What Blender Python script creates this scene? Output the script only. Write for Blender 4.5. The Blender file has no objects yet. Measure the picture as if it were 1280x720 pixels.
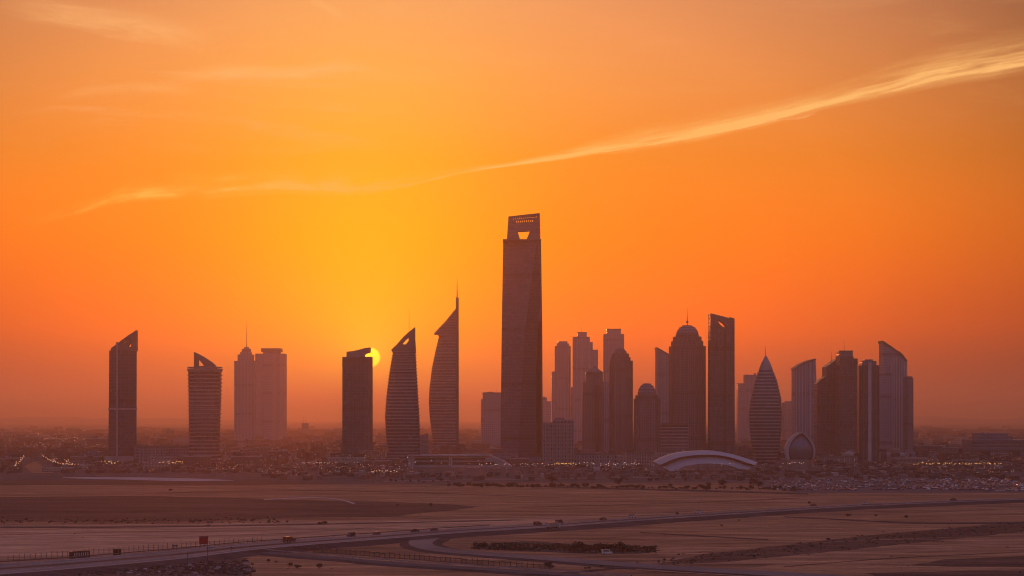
import bpy, bmesh, math, random
from mathutils import Vector, noise, Matrix
from mathutils.geometry import tessellate_polygon
R = math.radians
random.seed(7)
scene = bpy.context.scene
COL = scene.collection

# ------------------------------------------------------------------ camera
F = 2560.0          # focal length in photo pixels (1280 wide)
CH = 55.0           # camera height above the plain
HZ = 522.0          # photo row of the horizon
cam_d = bpy.data.cameras.new('camera')
cam = bpy.data.objects.new('camera', cam_d)
COL.objects.link(cam)
cam.location = (0, 0, CH)
cam.rotation_euler = (R(90), 0, 0)
cam_d.sensor_width = 36
cam_d.lens = 36 * F / 1280
cam_d.shift_y = (HZ - 360) / 1280
cam_d.clip_start = 1
cam_d.clip_end = 200000
scene.camera = cam

# ------------------------------------------------------------------ exposure
scene.view_settings.view_transform = 'Standard'
scene.view_settings.look = 'None'
scene.view_settings.exposure = 0
scene.view_settings.gamma = 1
scene.view_settings.use_curve_mapping = False
scene.cycles.use_denoising = True
scene.cycles.filter_width = 1.1
scene.cycles.adaptive_threshold = 0.005
scene.cycles.volume_bounces = 1
scene.cycles.max_bounces = 6
scene.cycles.volume_step_rate = 10

# ------------------------------------------------------------------ sun and sky
SUN_AZ = math.atan2(463 - 640, F)          # from +Y towards +X
SUN_EL = math.atan2(HZ - 447, F)
sun_dir = Vector((math.sin(SUN_AZ) * math.cos(SUN_EL), math.cos(SUN_AZ) * math.cos(SUN_EL), math.sin(SUN_EL)))
SUN_STRENGTH = 0.5
SUN_COLOR = (1.0, 0.20, 0.05)
HAZE_DENSITY = 1.25e-4
HAZE_COLOR = (0.83, 0.66, 0.58)
HAZE_G = 0.78

sl = bpy.data.lights.new('sun', 'SUN')
sl.energy = SUN_STRENGTH
sl.angle = R(2.0)
sl.color = SUN_COLOR
so = bpy.data.objects.new('sun', sl)
COL.objects.link(so)
so.rotation_euler = (-sun_dir).to_track_quat('-Z', 'Y').to_euler()

world = bpy.data.worlds.new('World')
scene.world = world
world.use_nodes = True


class NT:
    """small node-tree writer"""
    def __init__(self, nt):
        self.nt = nt
        nt.nodes.clear()

    def n(self, t, **kw):
        nd = self.nt.nodes.new(t)
        for k, v in kw.items():
            setattr(nd, k, v)
        return nd

    def put(self, sock, v):
        if v is None:
            return
        if hasattr(v, 'links'):
            self.nt.links.new(v, sock)
        else:
            sock.default_value = v

    def m(self, op, a, b=None, c=None, clamp=False):
        nd = self.n('ShaderNodeMath', operation=op, use_clamp=clamp)
        self.put(nd.inputs[0], a)
        self.put(nd.inputs[1], b)
        self.put(nd.inputs[2], c)
        return nd.outputs[0]

    def vm(self, op, a, b=None, out=0):
        nd = self.n('ShaderNodeVectorMath', operation=op)
        self.put(nd.inputs[0], a)
        if b is not None:
            self.put(nd.inputs[3] if op == 'SCALE' else nd.inputs[1], b)
        return nd.outputs[out]

    def mr(self, v, a, b, c, d, smooth=False):
        nd = self.n('ShaderNodeMapRange')
        if smooth:
            nd.interpolation_type = 'SMOOTHSTEP'
        self.put(nd.inputs[0], v)
        for i, q in enumerate((a, b, c, d)):
            nd.inputs[i + 1].default_value = q
        return nd.outputs[0]

    def ramp(self, fac, stops, interp='LINEAR'):
        nd = self.n('ShaderNodeValToRGB')
        cr = nd.color_ramp
        cr.interpolation = interp
        while len(cr.elements) < len(stops):
            cr.elements.new(0.5)
        for e, (p, c) in zip(cr.elements, stops):
            e.position = p
            e.color = (c, c, c, 1) if isinstance(c, (int, float)) else (*c, 1)
        self.put(nd.inputs[0], fac)
        return nd.outputs[0]

    def mix(self, fac, a, b, blend='MIX'):
        nd = self.n('ShaderNodeMix', data_type='RGBA', blend_type=blend)
        self.put(nd.inputs[0], fac)
        for s, v in ((nd.inputs[6], a), (nd.inputs[7], b)):
            if isinstance(v, tuple) and len(v) == 3:
                v = (*v, 1)
            self.put(s, v)
        return nd.outputs[2]

    def noise(self, vec, scale, detail=4, rough=0.55, dist=0.0, out=0):
        nd = self.n('ShaderNodeTexNoise')
        self.put(nd.inputs['Vector'], vec)
        nd.inputs['Scale'].default_value = scale
        nd.inputs['Detail'].default_value = detail
        nd.inputs['Roughness'].default_value = rough
        nd.inputs['Distortion'].default_value = dist
        return nd.outputs[out]

    def comb(self, x, y, z):
        nd = self.n('ShaderNodeCombineXYZ')
        self.put(nd.inputs[0], x)
        self.put(nd.inputs[1], y)
        self.put(nd.inputs[2], z)
        return nd.outputs[0]

    def sep(self, v):
        nd = self.n('ShaderNodeSeparateXYZ')
        self.put(nd.inputs[0], v)
        return nd.outputs

    def curve(self, v, pts):
        nd = self.n('ShaderNodeFloatCurve')
        c = nd.mapping.curves[0]
        nd.mapping.use_clip = False
        while len(c.points) < len(pts):
            c.points.new(0.5, 0.5)
        for p, (a, b) in zip(c.points, pts):
            p.location = (a, b)
        nd.mapping.update()
        self.put(nd.inputs['Value'], v)
        return nd.outputs[0]


def lin(r, g, b):
    f = lambda c: (c / 255) / 12.92 if c / 255 <= 0.04045 else ((c / 255 + 0.055) / 1.055) ** 2.4
    return (f(r), f(g), f(b))


def build_sky():
    t = NT(world.node_tree)
    d = t.n('ShaderNodeTexCoord').outputs['Generated']
    x, y, z = t.sep(d)
    az = t.m('MULTIPLY', t.m('ARCTAN2', x, y), 180 / math.pi)        # degrees right of the view's north
    el = t.m('MULTIPLY', t.m('ARCSINE', z), 180 / math.pi)           # degrees above the horizon
    dot = t.m('MINIMUM', t.vm('DOT_PRODUCT', d, tuple(sun_dir), 1), 1.0)
    th = t.m('MULTIPLY', t.m('ARCCOSINE', dot), 180 / math.pi)       # degrees from the sun
    # dust-laden sunset sky: colour by elevation
    e = t.mr(el, -1, 59, 0, 1)
    q = lambda deg: (deg + 1) / 60
    base = t.ramp(e, [
        (q(-1), (0.60, 0.095, 0.045)),
        (q(0.8), (0.95, 0.140, 0.034)),
        (q(2.4), (1.68, 0.235, 0.003)),
        (q(5.0), (1.28, 0.265, 0.001)),
        (q(7.2), (1.02, 0.285, 0.018)),
        (q(9.4), (0.97, 0.340, 0.080)),
        (q(11.8), (0.94, 0.375, 0.150)),
        (q(18), (0.75, 0.380, 0.270)),
        (q(32), (0.72, 0.54, 0.62)),
        (q(58), (0.60, 0.50, 0.58))])
    # falls off away from the sunset, towards mauve in the anti-solar half
    ex = t.m('ADD', az, 2.5)
    ey = t.m('MULTIPLY', t.m('SUBTRACT', el, 4.0), 1.62)
    mm = t.m('DIVIDE', t.m('SQRT', t.m('ADD', t.m('MULTIPLY', ex, ex), t.m('MULTIPLY', ey, ey))), 40.0)
    fall = t.ramp(mm, [(0, 1.0), (9.5 / 40, 1.0), (12.4 / 40, 0.95), (16.5 / 40, 0.68), (20.5 / 40, 0.36), (27 / 40, 0.33), (1, 0.36)])
    side = t.ramp(t.m('DIVIDE', t.m('ABSOLUTE', t.m('ADD', az, 1.8)), 40.0), [(0, 1.0), (6 / 40, 1.0), (9 / 40, 0.84), (12.5 / 40, 0.60), (17 / 40, 0.50), (1, 0.45)])
    low = t.mr(el, 0.8, 6.5, 1, 0, True)
    fall = t.mix(low, fall, t.mix(1.0, fall, side, 'MULTIPLY'))
    t1 = t.m('DIVIDE', th, 180)
    cool = t.ramp(t1, [(0, (1, 1, 1)), (8 / 180, (1, 0.98, 0.96)), (13 / 180, (1, 0.93, 0.92)), (18 / 180, (1, 0.91, 0.96)), (45 / 180, (0.92, 0.88, 1.2)), (90 / 180, (0.76, 0.90, 1.65)), (1, (0.90, 1.9, 4.4))])
    sky = t.mix(1.0, t.mix(1.0, base, fall, 'MULTIPLY'), cool, 'MULTIPLY')
    # aureole round the sun, wider above it than below
    up = t.m('MULTIPLY', t.m('SUBTRACT', el, math.degrees(SUN_EL) + 0.5), 0.60)
    dz = t.m('SUBTRACT', az, math.degrees(SUN_AZ) - 0.1)
    rr = t.m('SQRT', t.m('ADD', t.m('MULTIPLY', up, up), t.m('MULTIPLY', dz, dz)))
    g1 = t.m('EXPONENT', t.m('MULTIPLY', t.m('POWER', t.m('DIVIDE', rr, 4.0), 1.6), -1.0))
    g2 = t.m('EXPONENT', t.m('MULTIPLY', t.m('POWER', t.m('DIVIDE', th, 0.8), 0.9), -1.0))
    sky = t.mix(1.0, sky, t.vm('SCALE', (0.36, 0.38, -0.012), g1), 'ADD')
    sky = t.mix(1.0, sky, t.vm('SCALE', (0.9, 0.62, 0.01), g2), 'ADD')
    # the sun's disc through dust
    disc = t.mr(th, 0.225, 0.305, 1, 0, True)
    sky = t.mix(1.0, sky, t.vm('SCALE', (2.6, 1.75, 0.04), disc), 'ADD')
    # ---- cirrus: one long streak rising to the right, broken wisps at the upper left
    u = t.mr(az, -14.5, 14.5, 0, 1)                                   # photo column / 1280, nearly

    def U(px):
        return (math.degrees(math.atan2(px - 640, F)) + 14.5) / 29

    def E(px, py):
        return math.degrees(math.atan2(HZ - py, math.hypot(F, px - 640))) / 12.0
    line = [(-200, 330), (60, 276), (110, 262), (160, 248), (250, 242), (330, 236), (430, 238), (490, 234), (560, 219), (610, 211), (700, 197),
            (800, 182), (870, 170), (930, 157), (1000, 140), (1060, 124), (1110, 113), (1160, 101), (1220, 90), (1290, 78), (1500, 40)]
    cen = t.m('MULTIPLY', t.curve(u, [(U(a), E(a, b)) for a, b in line]), 12.0)
    wob = t.noise(t.comb(t.m('MULTIPLY', az, 0.55), t.m('MULTIPLY', el, 1.3), 3.1), 1.0, 4, 0.6)
    off = t.m('SUBTRACT', el, cen)
    wob2 = t.noise(t.comb(t.m('ADD', t.m('MULTIPLY', az, 0.42), t.m('MULTIPLY', off, -0.9)), t.m('MULTIPLY', off, 5.5), 8.7), 1.0, 5, 0.6, 0.35)
    wob3 = t.noise(t.comb(t.m('MULTIPLY', az, 0.9), t.m('MULTIPLY', off, 16.0), 2.2), 1.0, 4, 0.6, 0.2)
    thick = t.curve(u, [(0, 0.20), (U(160), 0.30), (U(400), 0.36), (U(520), 0.18), (U(610), 0.07), (U(700), 0.13), (U(870), 0.33), (U(1000), 0.27),
                        (U(1100), 0.36), (U(1200), 0.50), (1, 0.55)])
    amp = t.curve(u, [(0, 0.0), (U(70), 0.10), (U(160), 0.60), (U(420), 0.66), (U(520), 0.62), (U(590), 1.0), (U(640), 1.3), (U(700), 1.2), (U(870), 1.1), (U(1000), 1.1),
                      (U(1160), 0.9), (1, 0.75)])
    dd = t.m('DIVIDE', t.m('SUBTRACT', t.m('SUBTRACT', el, cen), t.m('MULTIPLY', t.m('SUBTRACT', wob, 0.5), 0.16)), thick)
    prof = t.ramp(t.mr(dd, -1, 2, 0, 1), [(0.14, 0.0), (0.27, 0.36), (0.33, 1.0), (0.45, 0.80), (0.60, 0.42), (0.82, 0.12), (1.0, 0.0)], 'EASE')
    tex = t.m('MULTIPLY', t.mr(wob2, 0.32, 0.60, 0.30, 1.2), t.mr(wob3, 0.3, 0.7, 0.72, 1.2))
    brk = t.mr(t.noise(t.comb(t.m('MULTIPLY', az, 0.75), t.m('MULTIPLY', off, 2.0), 12.0), 1.0, 4, 0.6), 0.38, 0.62, 0.15, 1.35)
    tex = t.m('MULTIPLY', tex, t.m('ADD', 1.0, t.m('MULTIPLY', t.m('SUBTRACT', brk, 1.0), t.mr(u, U(520), U(620), 1, 0.12, True))))
    streak = t.m('MULTIPLY', t.m('MULTIPLY', prof, t.m('MULTIPLY', amp, 1.2)), tex, clamp=True)
    w_n = t.noise(t.comb(t.m('ADD', t.m('MULTIPLY', az, 0.22), t.m('MULTIPLY', el, 0.10)), t.m('MULTIPLY', el, 1.7), 5.5), 1.0, 6, 0.60, 0.5)
    w = t.mr(w_n, 0.50, 0.78, 0, 0.7, True)
    w = t.m('MULTIPLY', w, t.m('MULTIPLY', t.mr(el, 6.5, 9.5, 0, 1, True), t.mr(az, -1, -8, 0.25, 1, True)))
    def wisp(pts, th_, a_, sd):
        lo_, hi_ = min(p[0] for p in pts), max(p[0] for p in pts)
        cc = t.m('MULTIPLY', t.curve(u, [(U(-300), E(pts[0][0], pts[0][1]))] + [(U(p[0]), E(*p)) for p in pts] + [(U(1500), E(*pts[-1]))]), 12.0)
        nn = t.noise(t.comb(t.m('MULTIPLY', az, 0.7), t.m('MULTIPLY', t.m('SUBTRACT', el, cc), 4.0), sd), 1.0, 5, 0.62, 0.5)
        dd_ = t.m('DIVIDE', t.m('ADD', t.m('SUBTRACT', el, cc), t.m('MULTIPLY', t.m('SUBTRACT', nn, 0.5), 0.5)), th_)
        pf = t.m('EXPONENT', t.m('MULTIPLY', t.m('MULTIPLY', dd_, dd_), -1.0))
        mid, half = (U(lo_) + U(hi_)) / 2, (U(hi_) - U(lo_)) / 2
        ends = t.mr(t.m('ABSOLUTE', t.m('SUBTRACT', u, mid)), half * 0.35, half, 1, 0, True)
        return t.m('MULTIPLY', t.m('MULTIPLY', pf, ends), t.mr(nn, 0.3, 0.65, 0.15, a_), clamp=True)
    for pts, th_, a_, sd in (([(-20, 4), (90, 18), (160, 28), (220, 40), (290, 58)], 0.28, 0.50, 3.3), ([(190, 100), (300, 88), (370, 90), (440, 84), (500, 96)], 0.16, 0.55, 7.7),
                             ([(380, -2), (405, 8), (420, 18), (440, 20)], 0.14, 0.30, 5.1), ([(60, 118), (170, 110), (260, 112)], 0.14, 0.30, 9.4), ([(940, 152), (985, 149), (1030, 138)], 0.035, 0.5, 1.9)):
        sky = t.mix(wisp(pts, th_, a_, sd), sky, (1.08, 0.56, 0.20))
    cloud_c = t.mix(t.mr(u, 0.0, 1.0, 0, 1), (1.14, 0.52, 0.05), (1.12, 0.58, 0.19))
    sky = t.mix(t.m('MULTIPLY', w, 0.8), sky, (1.04, 0.50, 0.19))
    sky = t.mix(streak, sky, cloud_c)
    dust = t.n('ShaderNodeBackground')
    t.put(dust.inputs['Color'], sky)
    dust.inputs['Strength'].default_value = 0.95
    # the clear-air part of the daylight
    st = t.n('ShaderNodeTexSky', sky_type='NISHITA')
    st.sun_disc = False
    st.sun_elevation = SUN_EL
    st.sun_rotation = SUN_AZ
    st.altitude = 60
    st.air_density = 1.4
    st.dust_density = 6.0
    st.ozone_density = 1.0
    air = t.n('ShaderNodeBackground')
    t.put(air.inputs['Color'], st.outputs[0])
    air.inputs['Strength'].default_value = 0.05 * 0.3
    add = t.n('ShaderNodeAddShader')
    t.nt.links.new(dust.outputs[0], add.inputs[0])
    t.nt.links.new(air.outputs[0], add.inputs[1])
    out = t.n('ShaderNodeOutputWorld')
    t.nt.links.new(add.outputs[0], out.inputs['Surface'])


build_sky()


# ------------------------------------------------------------------ helpers
def at(px, py, z=0.0):
    """point of the plain (at height z) seen at a photo pixel"""
    Y = F * (CH - z) / (py - HZ)
    return Vector(((px - 640) / F * Y, Y, z))


def obj(name, bm, mat, parent=None, smooth=False):
    me = bpy.data.meshes.new(name)
    bmesh.ops.recalc_face_normals(bm, faces=bm.faces)
    bm.to_mesh(me)
    bm.free()
    if smooth:
        for p in me.polygons:
            p.use_smooth = True
    me.materials.append(mat)
    o = bpy.data.objects.new(name, me)
    COL.objects.link(o)
    if parent:
        o.parent = parent
    return o


def tag(o, label=None, cat=None, group=None, kind=None):
    if label:
        o['label'] = label
    if cat:
        o['category'] = cat
    if group:
        o['group'] = group
    if kind:
        o['kind'] = kind
    return o


def empty(name, loc, rz=0.0):
    o = bpy.data.objects.new(name, None)
    COL.objects.link(o)
    o.location = loc
    o.rotation_euler = (0, 0, rz)
    return o


def copy_tree(o, parent=None):
    c = o.copy()
    COL.objects.link(c)
    c.parent = parent
    for ch in list(o.children):
        copy_tree(ch, c)
    return c


def BM():
    bm = bmesh.new()
    bm.loops.layers.uv.new('UVMap')
    return bm


def loft(bm, secs, top=True, bot=False):
    """secs: (z, [(x, y), ...]) from bottom to top, counter-clockwise; u = metres round, v = height"""
    uv = bm.loops.layers.uv.active
    rows = [[bm.verts.new((x, y, z)) for x, y in pts] for z, pts in secs]
    n = len(rows[0])
    us = [0.0]
    p0 = max(secs, key=lambda s: abs(s[1][0][0] - s[1][n // 2][0]))[1]
    for i in range(n):
        a, b = p0[i], p0[(i + 1) % n]
        us.append(us[-1] + math.hypot(b[0] - a[0], b[1] - a[1]))
    for k in range(len(rows) - 1):
        for i in range(n):
            j = (i + 1) % n
            vs = [rows[k][i], rows[k][j], rows[k + 1][j], rows[k + 1][i]]
            try:
                f = bm.faces.new(vs)
            except ValueError:
                continue
            for l, (uu, vv) in zip(f.loops, ((us[i], secs[k][0]), (us[i + 1], secs[k][0]), (us[i + 1], secs[k + 1][0]), (us[i], secs[k + 1][0]))):
                l[uv].uv = (uu, vv)
    if top:
        bm.faces.new(rows[-1])
    if bot:
        bm.faces.new(rows[0][::-1])


def rect(x0, x1, y0, y1):
    return [(x0, y0), (x1, y0), (x1, y1), (x0, y1)]


def cham(x0, x1, y0, y1, c):
    return [(x0 + c, y0), (x1 - c, y0), (x1, y0 + c), (x1, y1 - c), (x1 - c, y1), (x0 + c, y1), (x0, y1 - c), (x0, y0 + c)]


def diam(xl, xc, xr, df, db):
    """plan seen on its corner: front corner at xc"""
    return [(xl, 0), (xc, -df), (xr, 0), (xl + xr - xc, db)]


def oval(x0, x1, dy, n=28):
    cx, rx = (x0 + x1) / 2, (x1 - x0) / 2
    return [(cx + rx * math.cos(2 * math.pi * i / n - math.pi), dy * math.sin(2 * math.pi * i / n - math.pi)) for i in range(n)]


def superoval(x0, x1, dy, n=32, p=3.2):
    cx, rx = (x0 + x1) / 2, (x1 - x0) / 2
    o = []
    for i in range(n):
        a = 2 * math.pi * i / n - math.pi
        c, s = math.cos(a), math.sin(a)
        o.append((cx + rx * math.copysign(abs(c) ** (2 / p), c), dy * math.copysign(abs(s) ** (2 / p), s)))
    return o


def box(bm, x0, x1, y0, y1, z0, z1):
    loft(bm, [(z0, rect(x0, x1, y0, y1)), (z1, rect(x0, x1, y0, y1))], True, True)


def interp(secs, z):
    if z <= secs[0][0]:
        return secs[0][1]
    for (za, pa), (zb, pb) in zip(secs, secs[1:]):
        if z <= zb:
            f = (z - za) / (zb - za)
            return [(a[0] + (b[0] - a[0]) * f, a[1] + (b[1] - a[1]) * f) for a, b in zip(pa, pb)]
    return secs[-1][1]


def grow(pts, d):
    cx = sum(p[0] for p in pts) / len(pts)
    cy = sum(p[1] for p in pts) / len(pts)
    o = []
    for x, y in pts:
        r = math.hypot(x - cx, y - cy) or 1
        o.append((x + (x - cx) / r * d, y + (y - cy) / r * d))
    return o


def slabs(bm, secs, z0, z1, dz, out, th):
    z = z0
    while z < z1:
        loft(bm, [(z, grow(interp(secs, z), out)), (z + th, grow(interp(secs, z + th), out))], True, True)
        z += dz


def ribs(bm, secs, z0, z1, spacing, w, dep, edges=None):
    """upright ribs along the walls between two heights"""
    A, B = interp(secs, z0), interp(secs, z1)
    n = len(A)
    for i in range(n):
        if edges is not None and i not in edges:
            continue
        a0, a1, b0, b1 = Vector(A[i]), Vector(A[(i + 1) % n]), Vector(B[i]), Vector(B[(i + 1) % n])
        L = (a1 - a0).length
        if L < spacing * 0.6:
            continue
        k = max(1, int(round(L / spacing)))
        tdir = (a1 - a0).normalized()
        nrm = Vector((tdir.y, -tdir.x))
        for j in range(k + 1):
            f = j / k
            pa = a0.lerp(a1, f)
            pb = b0.lerp(b1, f)
            q = lambda p: [tuple(p - tdir * w / 2 - nrm * 0.05), tuple(p - tdir * w / 2 + nrm * dep), tuple(p + tdir * w / 2 + nrm * dep), tuple(p + tdir * w / 2 - nrm * 0.05)]
            loft(bm, [(z0, q(pa)), (z1, q(pb))], True, True)


def prism(bm, outer, y0, y1, holes=()):
    """front outline (x, z) with openings, pushed from y0 back to y1"""
    uv = bm.loops.layers.uv.active
    loops = [list(outer)] + [list(h) for h in holes]
    flat = [p for l in loops for p in l]
    tris = tessellate_polygon([[Vector((p[0], p[1], 0)) for p in l] for l in loops])
    vf = [bm.verts.new((p[0], y0, p[1])) for p in flat]
    vb = [bm.verts.new((p[0], y1, p[1])) for p in flat]
    for tr in tris:
        for vv in (vf, vb):
            try:
                f = bm.faces.new([vv[i] for i in tr])
                for l in f.loops:
                    l[uv].uv = (l.vert.co.x, l.vert.co.z)
            except ValueError:
                pass
    k = 0
    for l in loops:
        n = len(l)
        for i in range(n):
            a, b = k + i, k + (i + 1) % n
            try:
                f = bm.faces.new((vf[a], vf[b], vb[b], vb[a]))
                for lp in f.loops:
                    lp[uv].uv = (lp.vert.co.y, lp.vert.co.z)
            except ValueError:
                pass
        k += n


def tube(bm, pts, radii, n=8):
    """upright mast through (x, y, z) points"""
    loft(bm, [(p[2], [(p[0] + r * math.cos(2 * math.pi * i / n), p[1] + r * math.sin(2 * math.pi * i / n)) for i in range(n)]) for p, r in zip(pts, radii)], True, True)


# ------------------------------------------------------------------ materials
def mat_new(name):
    m = bpy.data.materials.new(name)
    m.use_nodes = True
    return m, NT(m.node_tree)


def finish(t, col, rough=0.6, spec=0.5, metal=0.0, bump=None, bstr=0.5, bdist=1.0, coat=0.0):
    b = t.n('ShaderNodeBsdfPrincipled')
    if isinstance(col, tuple) and len(col) == 3:
        col = (*col, 1)
    t.put(b.inputs['Base Color'], col)
    t.put(b.inputs['Roughness'], rough)
    t.put(b.inputs['Metallic'], metal)
    b.inputs['Specular IOR Level'].default_value = spec
    b.inputs['Coat Weight'].default_value = coat
    if bump is not None:
        bn = t.n('ShaderNodeBump')
        bn.inputs['Strength'].default_value = bstr
        bn.inputs['Distance'].default_value = bdist
        t.put(bn.inputs['Height'], bump)
        t.nt.links.new(bn.outputs[0], b.inputs['Normal'])
    o = t.n('ShaderNodeOutputMaterial')
    t.nt.links.new(b.outputs[0], o.inputs['Surface'])
    return b


def plain(name, col, rough=0.6, spec=0.5, var=0.25, scale=0.1, metal=0.0, coat=0.0):
    m, t = mat_new(name)
    tc = t.n('ShaderNodeTexCoord').outputs['Object']
    n = t.noise(tc, scale, 5)
    f = t.mr(n, 0.3, 0.7, 1 - var, 1 + var)
    c = t.vm('SCALE', col, f)
    finish(t, c, rough, spec, metal, coat=coat)
    return m


def facade(name, glass, wall, floor_h=3.8, bay=3.4, wh=0.58, ww=0.72, rough=0.25, tint=0.35, streak=0.18, flv=0.2):
    """windows in rows: u round the building and v up it, in metres"""
    m, t = mat_new(name)
    uvn = t.n('ShaderNodeUVMap')
    u, v, _ = t.sep(uvn.outputs[0])
    uu = t.m('DIVIDE', u, bay)
    vv = t.m('DIVIDE', v, floor_h)
    fu = t.m('FRACT', uu)
    fv = t.m('FRACT', vv)
    win = t.m('MULTIPLY', t.m('LESS_THAN', fu, ww), t.m('LESS_THAN', fv, wh))
    wn = t.n('ShaderNodeTexWhiteNoise', noise_dimensions='2D')
    t.put(wn.inputs['Vector'], t.comb(t.m('FLOOR', uu), t.m('FLOOR', vv), 0))
    r = wn.outputs['Value']
    big = t.noise(t.comb(t.m('MULTIPLY', u, 0.05), t.m('MULTIPLY', v, 0.012), 0), 1.0, 4)
    wf = t.n('ShaderNodeTexWhiteNoise', noise_dimensions='1D')
    t.put(wf.inputs['W'], t.m('FLOOR', vv))
    fl = t.mr(wf.outputs['Value'], 0, 1, 1 - flv, 1 + flv)
    plant = t.m('LESS_THAN', t.m('FRACT', t.m('DIVIDE', t.m('ADD', vv, t.m('MULTIPLY', t.n('ShaderNodeObjectInfo').outputs['Random'], 17.0)), 17.0)), 0.075)
    g = t.vm('SCALE', glass, t.m('MULTIPLY', fl, t.mr(r, 0, 1, 1 - tint, 1 + tint)))
    # mechanical floors and weathering
    w = t.vm('SCALE', wall, t.mr(big, 0.3, 0.7, 1 - streak, 1 + streak))
    c = t.mix(win, w, g)
    c = t.vm('SCALE', c, t.m('SUBTRACT', 1.0, t.m('MULTIPLY', plant, 0.45)))
    ro = t.m('ADD', t.m('MULTIPLY', t.m('SUBTRACT', 1.0, win), 0.45), t.mr(r, 0, 1, rough * 0.7, rough * 1.4))
    finish(t, c, ro, 0.5, bump=win, bstr=0.6, bdist=-0.25)
    return m


M = {}
M['glass_dark'] = facade('dark_glass_facade', (0.056, 0.064, 0.088), (0.066, 0.068, 0.086), 3.9, 3.4, 0.80, 0.78, 0.2)
M['glass_blue'] = facade('grey_glass_facade', (0.068, 0.080, 0.123), (0.174, 0.172, 0.209), 4.0, 4.2, 0.62, 0.85, 0.2)
M['stone'] = facade('stone_facade', (0.061, 0.068, 0.102), (0.293, 0.283, 0.318), 3.8, 3.2, 0.55, 0.52, 0.25)
M['stone_dark'] = facade('dark_stone_facade', (0.046, 0.052, 0.076), (0.174, 0.165, 0.190), 3.8, 3.0, 0.55, 0.50, 0.25)
M['pale'] = facade('pale_concrete_facade', (0.069, 0.076, 0.105), (0.248, 0.241, 0.270), 3.8, 3.6, 0.5, 0.6, 0.3)
M['bands'] = facade('ribbon_window_facade', (0.040, 0.046, 0.072), (0.133, 0.132, 0.154), 4.2, 5.0, 0.64, 0.95, 0.2)
M['grid'] = facade('grid_facade', (0.054, 0.060, 0.090), (0.20, 0.185, 0.19), 4.4, 4.2, 0.55, 0.55, 0.3)
M['strip'] = plain('pale_strip_cladding', (0.40, 0.35, 0.335), 0.6, 0.3)
M['egg_shell_glass'] = plain('pavilion_glass', (0.10, 0.095, 0.11), 0.2, 0.6, 0.2, 0.05)
M['glass_shaded'] = facade('shaded_folded_glass', (0.040, 0.046, 0.066), (0.042, 0.047, 0.066), 4.0, 4.2, 0.62, 0.85, 0.2, 0.12, 0.1, 0.05)  # darker copy of the tower glass, shade put into its colour
M['glass_smooth'] = facade('smooth_grey_glass', (0.078, 0.086, 0.118), (0.082, 0.086, 0.112), 4.0, 4.2, 0.62, 0.85, 0.22, 0.12, 0.1, 0.05)
M['trim'] = plain('pale_stone_trim', (0.30, 0.26, 0.24), 0.7, 0.3)
M['trim_dark'] = plain('dark_metal_trim', (0.10, 0.088, 0.085), 0.45, 0.5)
M['slab'] = plain('concrete_slab_edge', (0.26, 0.225, 0.21), 0.7, 0.3)
M['metal'] = plain('mast_steel', (0.12, 0.11, 0.11), 0.4, 0.5, metal=0.3)
M['white'] = plain('white_cladding', (0.36, 0.325, 0.325), 0.45, 0.5, 0.10, 0.03)
M['concrete'] = plain('concrete', (0.28, 0.24, 0.225), 0.8, 0.3)
M['egg_glass'] = plain('tinted_glass', (0.035, 0.034, 0.042), 0.15, 0.6, 0.2, 0.05)
M['roof'] = plain('roof_gravel', (0.16, 0.14, 0.13), 0.9, 0.2)

# ------------------------------------------------------------------ the plain
def ground_material():
    m, t = mat_new('desert_soil')
    p = t.n('ShaderNodeNewGeometry').outputs['Position']
    x, y, z = t.sep(p)
    a = t.noise(t.comb(t.m('MULTIPLY', x, 0.0035), t.m('MULTIPLY', y, 0.016), 0), 1.0, 6, 0.6, 0.4)
    b = t.noise(t.comb(t.m('MULTIPLY', x, 0.02), t.m('MULTIPLY', y, 0.10), 4), 1.0, 6, 0.62, 0.6)
    c = t.noise(t.comb(t.m('MULTIPLY', x, 0.25), t.m('MULTIPLY', y, 0.45), 9), 1.0, 5, 0.6)
    col = t.mix(t.mr(a, 0.36, 0.66, 0, 1), (0.26, 0.120, 0.058), (0.46, 0.222, 0.108))
    col = t.mix(t.mr(b, 0.46, 0.72, 0, 0.85), col, (0.105, 0.056, 0.042))
    col = t.mix(t.mr(c, 0.52, 0.78, 0, 0.6), col, (0.095, 0.052, 0.040))
    col = t.mix(t.mr(b, 0.42, 0.25, 0, 0.6), col, (0.42, 0.215, 0.14))
    # beyond the open desert the plain is built over: dark roofs, streets, yards
    edge = t.m('ADD', y, t.m('MULTIPLY', t.m('SUBTRACT', a, 0.5), 260))
    cityness = t.mr(edge, 1670, 1740, 0, 1, True)
    ct = t.mix(t.mr(b, 0.35, 0.65, 0, 1), (0.045, 0.035, 0.034), (0.12, 0.085, 0.076))
    ct = t.mix(t.mr(c, 0.5, 0.7, 0, 1), ct, (0.19, 0.145, 0.13))
    col = t.mix(cityness, col, ct)
    d = t.noise(t.comb(t.m('MULTIPLY', x, 0.035), t.m('MULTIPLY', y, 0.15), 14), 1.0, 5, 0.7, 0.8)
    wy = t.m('ADD', y, t.m('MULTIPLY', t.m('SUBTRACT', t.noise(t.comb(t.m('MULTIPLY', x, 0.006), t.m('MULTIPLY', y, 0.004), 2), 1.0, 3), 0.5), 130))
    e_ = t.noise(t.comb(t.m('MULTIPLY', x, 0.006), t.m('MULTIPLY', wy, 0.05), 21), 1.0, 4, 0.65, 0.4)
    col = t.vm('SCALE', col, t.m('MULTIPLY', t.mr(e_, 0.36, 0.64, 0.70, 1.30), t.mr(d, 0.30, 0.68, 0.58, 1.45)))
    h = t.m('ADD', t.m('MULTIPLY', b, 1.6), t.m('MULTIPLY', c, 0.6))
    finish(t, col, 0.95, 0.12, bump=h, bstr=0.8, bdist=1.2)
    return m


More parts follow.
